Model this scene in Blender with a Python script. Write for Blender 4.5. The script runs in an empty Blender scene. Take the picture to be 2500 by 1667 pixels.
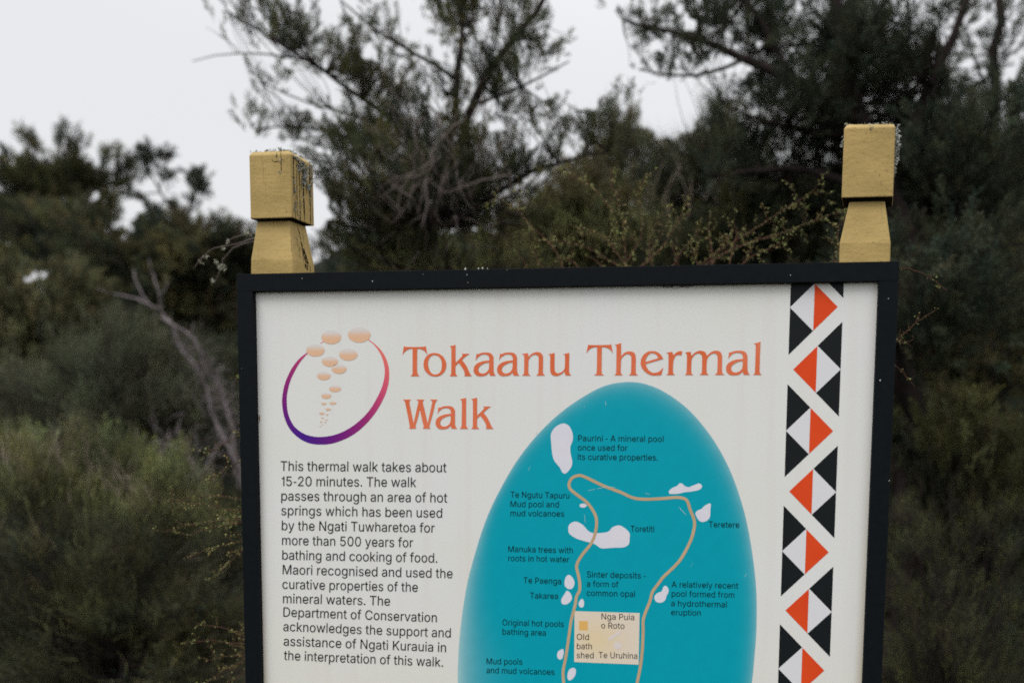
import bpy, math, random
import numpy as np
from mathutils import Vector, Matrix
R_ = math.radians
rnd = random.Random(7)
NP = np.random.default_rng(7)
S = bpy.context.scene
COL = S.collection

# ------------------------------------------------------------------ camera
FPX, PPX, PPY = 2222.0, 1484.34, 1385.85          # focal length and axis, measured on the 2500 px wide photograph
_w = np.array([0.0907211, 0.1421757, 0.0208884]); _t = np.array([-0.0987227, -0.5154471, 1.5651543])
_th = np.linalg.norm(_w); _k = _w / _th
_K = np.array([[0, -_k[2], _k[1]], [_k[2], 0, -_k[0]], [-_k[1], _k[0], 0]])
_R = np.eye(3) + math.sin(_th) * _K + (1 - math.cos(_th)) * _K @ _K
_M = np.array([[1, 0, 0], [0, 0, -1], [0, 1, 0]], float)
W2C = _R @ _M
CAM = -W2C.T @ _t
EYE = 1.50
H0 = EYE - CAM[2]                                  # height of the sign's top edge above the ground
CAM = CAM + np.array([0, 0, H0])
cd = bpy.data.cameras.new('camera'); cam = bpy.data.objects.new('camera', cd); COL.objects.link(cam)
_B = W2C.T @ np.diag([1, -1, -1])
mw = Matrix.Identity(4)
for i in range(3):
    for j in range(3): mw[i][j] = _B[i, j]
    mw[i][3] = CAM[i]
cam.matrix_world = mw
cd.sensor_width = 36; cd.lens = FPX / 2500 * 36
cd.shift_x = (1250 - PPX) / 2500; cd.shift_y = (PPY - 833.5) / 2500
cd.clip_start = .05; cd.clip_end = 2000
cd.dof.use_dof = True; cd.dof.focus_distance = 1.60; cd.dof.aperture_fstop = 2.3
S.camera = cam

# ------------------------------------------------------------------ sky and light
wd = bpy.data.worlds.new('World'); S.world = wd; wd.use_nodes = True
nt = wd.node_tree; nt.nodes.clear()
def wn(t): return nt.nodes.new(t)
sky = wn('ShaderNodeTexSky'); sky.sky_type = 'NISHITA'; sky.sun_disc = False
SUN_EL, SUN_AZ = R_(58), R_(215)
sky.sun_elevation = SUN_EL; sky.sun_rotation = SUN_AZ; sky.dust_density = 4; sky.air_density = 1.5
sm = wn('ShaderNodeVectorMath'); sm.operation = 'SCALE'; sm.inputs['Scale'].default_value = .07
nt.links.new(sky.outputs[0], sm.inputs[0])
tc = wn('ShaderNodeTexCoord'); sep = wn('ShaderNodeSeparateXYZ'); nt.links.new(tc.outputs['Generated'], sep.inputs[0])
ramp = wn('ShaderNodeValToRGB'); nt.links.new(sep.outputs['Z'], ramp.inputs[0])   # overcast: even low down, brighter overhead
cr = ramp.color_ramp; cr.interpolation = 'EASE'
cr.elements[0].position = 0.0; cr.elements[0].color = (.90, .905, .92, 1)
cr.elements[1].position = 1.0; cr.elements[1].color = (1.55, 1.56, 1.60, 1)
e = cr.elements.new(.34); e.color = (.86, .865, .885, 1)
no = wn('ShaderNodeTexNoise'); no.inputs['Scale'].default_value = 1.6; no.inputs['Detail'].default_value = 3
nt.links.new(tc.outputs['Generated'], no.inputs[0])
mr = wn('ShaderNodeMapRange'); mr.inputs[1].default_value = .3; mr.inputs[2].default_value = .7; mr.inputs[3].default_value = .965; mr.inputs[4].default_value = 1.03
nt.links.new(no.outputs[0], mr.inputs[0])
sc2 = wn('ShaderNodeVectorMath'); sc2.operation = 'SCALE'; nt.links.new(ramp.outputs[0], sc2.inputs[0]); nt.links.new(mr.outputs[0], sc2.inputs['Scale'])
mx = wn('ShaderNodeMixRGB'); mx.inputs[0].default_value = .92
nt.links.new(sm.outputs[0], mx.inputs[1]); nt.links.new(sc2.outputs[0], mx.inputs[2])
bg = wn('ShaderNodeBackground'); bg.inputs[1].default_value = 1.0; nt.links.new(mx.outputs[0], bg.inputs[0])
wo = wn('ShaderNodeOutputWorld'); nt.links.new(bg.outputs[0], wo.inputs[0])
sl = bpy.data.lights.new('sun', 'SUN'); sl.energy = 1.2; sl.angle = R_(35); sl.color = (1, .985, .96)
so = bpy.data.objects.new('sun', sl); COL.objects.link(so)
_sd = Vector((math.sin(SUN_AZ) * math.cos(SUN_EL), math.cos(SUN_AZ) * math.cos(SUN_EL), math.sin(SUN_EL)))
so.rotation_euler = (-_sd).to_track_quat('-Z', 'Y').to_euler(); so.location = (0, 0, 20)
S.cycles.use_denoising = False
S.cycles.use_adaptive_sampling = False
S.cycles.sample_clamp_indirect = 2.0
S.cycles.filter_width = 1.75
S.view_settings.view_transform = 'Standard'; S.view_settings.look = 'None'
S.view_settings.exposure = 0; S.view_settings.gamma = 1; S.view_settings.use_curve_mapping = False

# ------------------------------------------------------------------ helpers
def P(x, y, Y):
    """point of the scene at distance Y behind the sign that the photograph shows at (x, y)"""
    d = W2C.T @ np.array([(x - PPX) / FPX, (y - PPY) / FPX, 1.0])
    s = (Y - CAM[1]) / d[1]
    return CAM + d * s
def pxsize(Y): return (Y - CAM[1]) / FPX           # metres per photo pixel there
def lin(r, g, b):
    f = lambda c: (c / 255 / 12.92) if c <= 10 else ((c / 255 + .055) / 1.055) ** 2.4
    return (f(r), f(g), f(b), 1)
def mat(name, color, rough=.6, spec=.3, vary=None, scale=20, bump=0, bscale=60, attr=None, trans=0, stretch=(1, 1, 1), metallic=0):
    m = bpy.data.materials.new(name); m.use_nodes = True; n = m.node_tree; b = n.nodes['Principled BSDF']
    b.inputs['Roughness'].default_value = rough; b.inputs['Specular IOR Level'].default_value = spec
    src = None
    if attr:
        a = n.nodes.new('ShaderNodeAttribute'); a.attribute_name = attr; src = a.outputs['Color']
    tcn = n.nodes.new('ShaderNodeTexCoord'); mp = n.nodes.new('ShaderNodeMapping'); mp.inputs['Scale'].default_value = stretch
    n.links.new(tcn.outputs['Object'], mp.inputs[0])
    if vary is not None:
        t = n.nodes.new('ShaderNodeTexNoise'); t.inputs['Scale'].default_value = scale; t.inputs['Detail'].default_value = 6
        n.links.new(mp.outputs[0], t.inputs[0])
        rr = n.nodes.new('ShaderNodeMapRange'); rr.inputs[1].default_value = .35; rr.inputs[2].default_value = .68
        n.links.new(t.outputs[0], rr.inputs[0])
        x = n.nodes.new('ShaderNodeMixRGB'); n.links.new(rr.outputs[0], x.inputs[0])
        if attr:
            x.blend_type = 'MULTIPLY'; n.links.new(src, x.inputs[1]); x.inputs[2].default_value = (*vary[:3], 1)
        else:
            x.inputs[1].default_value = (*color[:3], 1); x.inputs[2].default_value = (*vary[:3], 1)
        src = x.outputs[0]
    if src is not None: n.links.new(src, b.inputs['Base Color'])
    else: b.inputs['Base Color'].default_value = (*color[:3], 1)
    if bump:
        t2 = n.nodes.new('ShaderNodeTexNoise'); t2.inputs['Scale'].default_value = bscale; t2.inputs['Detail'].default_value = 5
        n.links.new(mp.outputs[0], t2.inputs[0])
        bp = n.nodes.new('ShaderNodeBump'); bp.inputs['Strength'].default_value = bump; bp.inputs['Distance'].default_value = .002
        n.links.new(t2.outputs[0], bp.inputs['Height']); n.links.new(bp.outputs[0], b.inputs['Normal'])
    if trans and src is not None:
        tr = n.nodes.new('ShaderNodeBsdfTranslucent'); n.links.new(src, tr.inputs[0])
        ms = n.nodes.new('ShaderNodeMixShader'); ms.inputs[0].default_value = trans
        out = n.nodes['Material Output']
        n.links.new(b.outputs[0], ms.inputs[1]); n.links.new(tr.outputs[0], ms.inputs[2]); n.links.new(ms.outputs[0], out.inputs[0])
    m['b'] = 1
    return m
def link(name, me, m=None, parent=None):
    o = bpy.data.objects.new(name, me); COL.objects.link(o)
    if m is not None: me.materials.append(m)
    if parent is not None: o.parent = parent; o.matrix_parent_inverse = Matrix.Translation(-parent_loc(parent))
    return o
def parent_loc(o):
    return Vector(o.location) if o.type == 'EMPTY' else Vector((0, 0, 0))
def mesh(name, verts, faces, m=None, parent=None, smooth=False):
    me = bpy.data.meshes.new(name); me.from_pydata([tuple(map(float, v)) for v in verts], [], faces); me.update()
    if smooth: me.polygons.foreach_set('use_smooth', [True] * len(me.polygons))
    return link(name, me, m, parent)
def thing(name, label, cat, loc, group=None):
    o = bpy.data.objects.new(name, None); COL.objects.link(o); o.location = loc; o.empty_display_size = .1
    o['label'] = label; o['category'] = cat
    if group: o['group'] = group
    return o
def tri_mesh(name, V, colors, m, parent=None, kind=None):
    """V (n,3,3) triangles, one colour per triangle"""
    n = len(V); me = bpy.data.meshes.new(name)
    me.vertices.add(n * 3); me.vertices.foreach_set('co', np.ascontiguousarray(V, dtype=np.float32).ravel())
    me.loops.add(n * 3); me.loops.foreach_set('vertex_index', np.arange(n * 3, dtype=np.int32))
    me.polygons.add(n); me.polygons.foreach_set('loop_start', np.arange(0, n * 3, 3, dtype=np.int32))
    if colors is not None:
        a = me.attributes.new('tint', 'FLOAT_COLOR', 'FACE')
        c = np.ones((n, 4), np.float32); c[:, :3] = colors; a.data.foreach_set('color', c.ravel())
    me.update()
    o = link(name, me, m, parent)
    if kind: o['kind'] = kind
    return o
def tube(pts, rad, sides=6):
    """tapered tube as verts, faces"""
    pts = np.array(pts, float); n = len(pts); vs = []; fs = []
    T = np.gradient(pts, axis=0); T /= np.linalg.norm(T, axis=1)[:, None] + 1e-9
    up = np.array([.31, .12, .94]); A = np.cross(T, up); A /= np.linalg.norm(A, axis=1)[:, None] + 1e-9; Bn = np.cross(T, A)
    for i in range(n):
        for k in range(sides):
            a = 2 * math.pi * k / sides; vs.append(pts[i] + rad[i] * (math.cos(a) * A[i] + math.sin(a) * Bn[i]))
    for i in range(n - 1):
        for k in range(sides):
            k2 = (k + 1) % sides; fs.append((i * sides + k, i * sides + k2, (i + 1) * sides + k2, (i + 1) * sides + k))
    fs.append(tuple((n - 1) * sides + k for k in range(sides))); fs.append(tuple(reversed(range(sides))))
    return vs, fs
class MB:
    def __init__(s): s.v = []; s.f = []
    def add(s, vf):
        b = len(s.v); s.v += list(vf[0]); s.f += [tuple(i + b for i in f) for f in vf[1]]
    def build(s, name, m, parent=None, smooth=False): return mesh(name, s.v, s.f, m, parent, smooth)
def spline(pts, step=6, closed=False):
    """Catmull-Rom through points; a point with a third entry 1 is a corner"""
    n = len(pts); out = []
    g = lambda i: (np.array(pts[i % n][:2], float) if closed else np.array(pts[max(0, min(n - 1, i))][:2], float))
    cn = lambda i: len(pts[i % n]) > 2
    for i in range(n if closed else n - 1):
        p1, p2 = g(i), g(i + 1); L = np.linalg.norm(p2 - p1)
        p0 = p1 if cn(i) else g(i - 1); p3 = p2 if cn((i + 1)) else g(i + 2)
        if cn(i) and cn(i + 1): out.append(p1); continue
        k = max(1, int(L / step))
        for j in range(k):
            t = j / k; t2 = t * t; t3 = t2 * t
            out.append(.5 * ((2 * p1) + (-p0 + p2) * t + (2 * p0 - 5 * p1 + 4 * p2 - p3) * t2 + (-p0 + 3 * p1 - 3 * p2 + p3) * t3))
    if not closed: out.append(g(n - 1))
    return out
def fill2d(name, contours, m, Y, parent, layers=None):
    """closed contours given as photo points, filled as one flat sheet on the vertical plane Y (holes by winding);
    strokes of a letter that overlap are laid in thin layers"""
    VV = []; FF = []
    for li, cs in enumerate(layers or [contours]):
        if not cs: continue
        cu = bpy.data.curves.new(name, 'CURVE'); cu.dimensions = '2D'; cu.fill_mode = 'BOTH'
        for c in cs:
            W = [P(x, y, Y) for x, y in c]
            sp = cu.splines.new('POLY'); sp.points.add(len(W) - 1); sp.use_cyclic_u = True
            for i, w in enumerate(W): sp.points[i].co = (w[0], w[2], 0, 1)
        o = bpy.data.objects.new('tmp', cu); COL.objects.link(o)
        dg = bpy.context.evaluated_depsgraph_get(); dg.update()
        me = bpy.data.meshes.new_from_object(o.evaluated_get(dg)); bpy.data.objects.remove(o)
        b = len(VV); VV += [(v.co.x, Y - .00003 * li, v.co.y) for v in me.vertices]
        FF += [tuple(b + i for i in p.vertices) for p in me.polygons]; bpy.data.meshes.remove(me)
    return mesh(name, VV, FF, m, parent)
def colored(name, V, F, C, m, parent):
    o = mesh(name, V, F, m, parent)
    a = o.data.attributes.new('tint', 'FLOAT_COLOR', 'POINT')
    a.data.foreach_set('color', np.array([(c[0], c[1], c[2], 1) for c in C], np.float32).ravel())
    return o

GLYPHS = {',': (188, '38,-119 68,71 137,71 84,-119'), '-': (453, '337,244 337,188 114,188 114,244'), '.': (188, '95,-4 78,-1 63,9 53,24 50,41 53,59 63,73 78,83 95,87 113,83 128,73 138,59 141,41 138,24 128,9 113,-1'), '0': (453, '227,-7 174,1 130,24 95,62 69,113 53,178 48,254 53,330 69,395 95,447 130,484 174,508 227,516 279,508 323,484 358,447 384,395 400,330 405,254 400,178 384,113 359,62 323,24 279,1|227,50 261,56 290,74 313,103 330,144 340,194 344,254 340,314 330,365 313,405 290,435 261,453 227,460 192,453 163,435 140,405 123,365 113,314 109,254 113,194 123,144 140,103 163,74 192,56'), '1': (453, '76,0 76,55 391,55 391,0|276,509 276,0 212,0 212,448 209,448 86,358 86,427 198,509'), '2': (453, '64,0 64,47 234,229 282,282 311,327 320,371 317,397 308,419 293,436 273,449 224,460 196,457 172,447 153,433 139,413 130,390 127,362 66,362 71,405 86,442 111,473 143,496 182,511 225,516 268,511 306,497 337,474 361,445 376,411 381,372 371,318 336,259 267,180 153,60 153,57 389,57 389,0'), '5': (453, '221,-7 178,-2 140,11 108,32 83,60 66,93 60,130 122,130 127,108 138,89 173,60 221,50 250,53 276,64 298,82 314,104 324,131 328,162 324,193 314,221 297,244 275,262 248,273 218,277 167,268 128,246 67,253 96,509 366,509 366,452 151,452 134,301 136,301 178,325 229,334 263,330 294,321 321,306 345,285 364,260 379,231 388,199 391,163 385,117 369,76 343,41 309,15 268,-1'), 'A': (480, '16,0 201,509 276,509 463,0 395,0 287,302 264,372 232,478 245,478 213,371 191,302 85,0|110,142 110,199 370,199 370,142'), 'C': (510, '267,-7 205,1 150,25 104,63 70,115 48,179 40,254 48,329 70,393 104,445 150,484 205,508 267,516 340,504 373,490 402,471 427,447 448,418 463,385 473,348 408,348 389,395 357,428 315,449 267,456 223,450 184,432 150,403 125,364 109,314 103,254 109,194 125,145 151,105 184,76 223,59 267,53 315,60 357,81 389,114 408,160 473,160 463,124 448,91 428,62 402,38 373,19 341,5 305,-4'), 'D': (502, '219,0 96,0 96,57 215,57 272,63 318,81 354,110 379,149 394,198 399,255 394,312 379,361 354,399 320,428 275,446 221,452 93,452 93,509 225,509 294,501 353,478 399,441 433,391 455,329 462,255 455,181 433,119 398,68 351,31 291,8|125,509 125,0 60,0 60,509'), 'K': (467, '104,145 104,216 139,261 174,303 212,344 364,509 448,509 231,276 228,276|60,0 60,509 125,509 125,334 124,225 125,193 125,0|372,0 188,259 228,309 449,0'), 'M': (628, '60,0 60,509 152,509 277,187 287,159 299,123 311,84 322,49 307,49 318,83 330,121 342,158 352,187 476,509 568,509 568,0 504,0 504,291 504,327 505,369 506,413 507,457 513,457 498,409 482,363 467,322 456,291 342,0 286,0 170,291 159,321 145,361 129,408 112,457 119,457 120,416 121,372 122,328 122,291 122,0'), 'N': (523, '60,0 60,509 136,509 343,183 363,151 388,107 414,55 405,54 401,108 399,157 399,195 399,509 463,509 463,0 387,0 202,290 177,331 148,381 108,452 119,454 122,384 124,328 125,291 125,0'), 'O': (533, '267,-7 205,1 150,25 105,63 70,115 48,179 40,254 48,329 70,393 105,445 150,484 205,508 267,516 329,508 384,484 429,445 464,393 486,329 493,254 486,179 464,115 429,63 384,25 329,1|267,53 310,59 349,76 383,105 408,144 425,194 430,254 425,314 408,365 383,404 349,433 310,450 267,456 223,450 184,433 151,404 125,364 109,314 103,254 109,194 125,144 151,105 184,76 223,59'), 'P': (445, '60,0 60,509 235,509 289,503 332,487 366,462 390,430 404,391 409,348 404,304 390,265 366,233 332,207 289,191 235,186 126,186 126,242 233,242 269,246 297,256 318,272 333,294 342,319 344,348 342,376 333,402 318,423 297,439 268,449 232,452 125,452 125,0'), 'R': (449, '60,0 60,509 236,509 290,504 333,489 367,465 390,433 405,395 409,352 405,309 390,271 367,240 333,217 289,203 236,198 126,198 126,255 234,255 269,258 298,267 319,281 334,300 342,324 345,352 342,380 334,405 319,425 298,440 269,449 233,452 125,452 125,0|353,0 230,229 303,229 428,0'), 'S': (447, '224,-9 172,-4 128,9 91,31 64,60 46,96 38,137 104,137 110,110 123,88 142,71 166,59 224,49 257,52 286,60 311,74 329,92 341,114 346,139 342,161 332,179 296,205 245,222 184,239 128,260 86,289 60,326 52,372 58,413 75,448 102,476 138,498 180,511 227,516 275,511 316,498 351,476 377,449 394,415 401,378 337,378 326,412 302,437 267,453 225,459 194,456 167,448 145,435 129,418 118,398 115,376 119,352 131,334 169,308 212,293 264,279 312,264 359,238 395,198 405,171 408,139 403,99 386,64 360,34 323,11 278,-4'), 'T': (449, '32,452 32,509 417,509 417,452 257,452 257,0 193,0 193,452'), 'U': (517, '259,-8 203,-2 154,15 114,43 85,80 66,124 60,173 60,509 124,509 124,178 128,144 141,113 160,87 187,68 220,56 259,52 298,56 331,68 357,87 377,113 389,144 393,178 393,509 457,509 457,173 451,124 433,80 403,43 363,15 315,-2'), 'a': (389, '160,-9 126,-5 94,5 68,22 48,45 35,73 30,108 34,138 43,161 58,179 78,193 125,211 178,220 234,227 265,235 273,243 276,255 276,257 267,297 240,322 196,331 149,322 118,301 100,274 41,291 57,322 79,346 104,364 133,375 194,384 239,379 286,360 306,343 322,320 333,290 337,251 337,0 277,0 277,52 272,52 252,25 215,1|170,45 202,49 228,59 248,74 263,93 272,115 276,138 276,190 259,182 231,176 200,171 175,168 134,159 103,139 95,124 92,105 102,72 130,52'), 'b': (424, '229,-8 198,-5 172,4 138,31 118,59 112,59 112,0 53,0 53,509 114,509 114,319 118,319 137,346 171,373 197,381 229,384 274,378 313,361 345,332 370,293 385,245 390,189 385,133 370,84 346,45 313,16 274,-2|220,47 253,51 279,66 301,88 316,117 325,151 328,189 325,227 316,261 301,290 280,311 253,325 220,330 188,325 161,312 140,291 125,263 116,229 113,189 116,150 125,115 140,86 162,65 188,51'), 'c': (396, '207,-8 159,-2 117,16 82,46 56,85 40,133 34,187 40,243 56,291 82,330 117,360 159,378 207,384 260,377 305,356 340,322 362,277 303,262 290,289 270,311 242,325 207,330 173,325 145,310 124,287 108,258 99,224 96,187 99,151 108,117 124,89 145,66 173,51 207,46 243,52 271,66 292,89 304,117 363,102 341,56 306,21 261,-1'), 'd': (424, '195,-8 151,-2 111,16 79,45 55,84 39,133 34,189 39,245 55,293 79,332 112,361 151,378 196,384 228,381 253,373 287,346 306,319 311,319 311,509 372,509 372,0 313,0 313,59 307,59 287,31 252,4 227,-5|205,47 236,51 263,65 284,86 299,115 309,150 312,189 309,229 300,263 284,291 263,312 237,325 205,330 172,325 145,311 124,290 108,261 99,227 96,189 99,151 109,117 124,88 145,66 172,51'), 'e': (404, '212,-8 161,-2 117,16 82,46 56,85 40,132 34,187 39,242 55,290 81,329 115,359 157,378 205,384 266,374 294,361 319,341 341,315 357,282 368,242 371,194 371,169 75,169 75,221 338,221 310,202 307,237 298,269 283,294 263,314 237,326 205,330 173,326 146,313 125,294 109,270 99,241 96,211 96,178 100,139 110,106 128,80 151,61 179,50 212,46 254,53 285,73 306,105 365,91 353,63 335,39 311,19 283,4 249,-5'), 'f': (254, '228,379 228,327 6,327 6,379|81,0 81,432 84,461 96,486 113,505 135,519 187,530 222,527 243,521 227,468 215,472 195,474 171,470 154,460 145,443 142,419 142,0'), 'g': (425, '207,-151 168,-148 134,-140 82,-110 51,-69 101,-41 122,-66 154,-88 207,-97 249,-92 282,-75 304,-47 311,-6 311,68 306,68 287,41 252,16 227,8 195,5 152,10 113,27 80,53 55,90 39,136 34,191 39,246 55,293 80,332 112,361 152,378 196,384 228,382 253,373 288,346 308,319 313,319 313,379 372,379 372,-9 367,-54 350,-90 324,-117 291,-136 251,-147|205,59 237,63 264,75 285,95 300,121 309,154 312,193 309,231 300,264 285,291 264,312 237,325 205,330 172,325 145,312 124,290 109,262 99,229 96,193 99,155 109,123 124,96 145,76 172,63'), 'h': (410, '114,227 114,0 53,0 53,509 114,509 114,287 102,287 124,332 152,362 187,379 227,384 264,380 295,369 321,349 341,321 353,285 357,240 357,0 296,0 296,235 290,275 273,304 246,323 210,329 184,326 161,317 141,303 126,283 117,257'), 'i': (167, '53,0 53,379 114,379 114,0|84,443 67,446 54,455 44,468 41,483 44,499 54,512 67,521 84,524 100,521 114,512 123,499 126,483 123,468 114,455 100,446'), 'k': (381, '110,137 110,212 121,212 284,379 360,379 184,199 177,199|53,0 53,509 114,509 114,0|294,0 148,186 191,229 372,0'), 'l': (189, '139,-2 101,3 74,20 58,47 53,84 53,509 114,509 114,99 120,62 130,54 146,52 160,53 170,54 181,3 162,-1'), 'm': (610, '53,0 53,379 112,379 112,295 108,295 118,323 132,346 172,376 219,386 257,380 287,361 309,331 321,295 312,295 322,321 337,343 381,375 437,386 468,383 497,372 522,354 541,328 553,296 557,255 557,0 496,0 496,254 490,289 473,313 447,326 419,330 395,328 374,320 345,290 335,247 335,0 274,0 274,260 269,288 253,311 229,326 199,330 158,320 140,307 126,289 117,266 114,238 114,0'), 'n': (410, '114,227 114,0 53,0 53,379 112,379 112,287 102,287 124,332 152,362 187,379 227,384 264,380 295,369 321,349 341,321 353,285 357,240 357,0 296,0 296,235 290,275 273,304 246,323 210,329 184,326 161,317 141,303 126,283 117,257'), 'o': (415, '207,-8 159,-2 117,16 82,46 56,85 40,133 34,187 40,243 56,291 82,330 117,360 159,378 207,384 256,378 299,360 333,330 359,291 376,243 381,187 376,133 359,85 333,46 299,16 256,-2|207,46 242,51 270,66 292,89 307,117 316,151 319,187 316,224 307,258 292,287 270,310 242,325 207,330 173,325 145,310 124,287 108,258 99,224 96,187 99,151 108,117 124,89 145,66 173,51'), 'p': (424, '53,-143 53,379 112,379 112,319 118,319 137,346 171,373 197,381 229,384 274,378 313,361 345,332 370,293 385,245 390,189 385,133 370,84 346,45 313,16 274,-2 229,-8 198,-5 173,4 138,31 118,59 114,59 114,-143|220,47 253,51 279,66 301,88 316,117 325,151 328,189 325,227 316,261 301,290 280,311 253,325 220,330 188,325 161,312 140,291 125,263 116,229 113,189 116,150 125,115 140,86 162,65 188,51'), 'r': (259, '53,0 53,379 112,379 112,321 115,321 130,347 152,367 181,380 213,385 229,384 243,384 243,322 230,324 207,326 182,323 159,315 140,301 126,284 117,262 114,237 114,0'), 's': (365, '182,-8 145,-5 112,3 84,18 62,38 45,63 36,94 94,107 105,79 124,60 150,49 181,45 217,50 244,62 262,81 268,103 265,121 254,136 237,147 212,155 149,170 104,186 72,208 53,237 47,274 51,305 65,332 87,354 115,370 149,381 187,384 223,381 254,372 279,358 299,339 324,290 268,277 258,298 243,316 219,328 187,333 156,329 131,317 114,299 109,277 112,258 124,243 172,223 229,209 275,194 306,171 325,142 331,107 326,75 312,47 290,24 260,6 223,-5'), 't': (227, '204,379 204,327 6,327 6,379|65,471 126,471 126,98 128,76 136,61 150,53 170,50 185,51 202,54 213,2 192,-3 168,-4 125,2 92,21 72,52 65,93'), 'u': (410, '182,-5 146,-1 115,11 89,31 69,59 57,95 53,139 53,379 114,379 114,144 119,105 137,75 164,56 200,50 226,53 249,62 268,77 283,97 293,122 296,153 296,379 357,379 357,0 298,0 298,92 307,92 286,47 257,17 222,0'), 'v': (389, '163,0 17,379 84,379 165,155 187,87 206,21 184,21 203,87 224,155 305,379 371,379 226,0'), 'w': (567, '138,0 23,379 87,379 133,214 154,137 175,41 165,41 186,135 206,214 252,379 316,379 362,214 382,136 402,41 391,41 413,135 434,214 480,379 545,379 429,0 368,0 319,172 305,225 291,280 277,338 291,338 277,280 263,225 248,172 199,0'), 'y': (389, '47,-139 61,-86 71,-87 104,-89 130,-74 151,-36 163,-1 17,379 84,379 165,155 187,87 206,21 184,21 202,87 224,155 305,379 371,379 204,-58 177,-107 139,-136 91,-145 65,-143'), ' ': (188, '')}
# ------------------------------------------------------------------ the information sign
K = 1.36                                            # light falling on the board turns base colour into picture colour
def ink(r, g, b): c = lin(r, g, b); return tuple(min(.92, v * K) for v in c[:3]) + (1,)
M_frame = mat('dark navy powder coat', (.0058, .0085, .0108), .65, .10, vary=(.0040, .0062, .0082), scale=90, bump=.15, bscale=500)
M_black = mat('black print', (.010, .013, .015), .5, .15)
M_text = mat('paragraph print', (.014, .018, .020), .5, .15)
M_maptext = mat('map caption print', (.002, .018, .023), .5, .15)
M_boxtext = mat('inset caption print', (.045, .038, .03), .5, .15)
M_orange = mat('orange red print', ink(212, 72, 30), 0.5, .12, vary=ink(206, 66, 30), scale=14)
M_title = mat('title print', ink(204, 94, 52), 0.5, .12, vary=ink(214, 116, 82), scale=9)
M_cell = mat('pale cell print', ink(208, 208, 211), 0.5, .12)
M_tint = mat('graded print', (1, 1, 1), 0.5, .12, attr='tint')
M_pool = mat('pool print', ink(212, 209, 220), 0.5, .12, vary=ink(204, 204, 216), scale=30)
M_track = mat('track print', ink(186, 160, 126), 0.5, .12, vary=ink(176, 150, 116), scale=30)
M_bath = mat('bath shed print', ink(222, 170, 98), 0.5, .12)
sign = thing('information_sign', 'white walking track information board in a dark navy frame between two mustard yellow posts', 'sign', (0, 0, 0))

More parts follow.
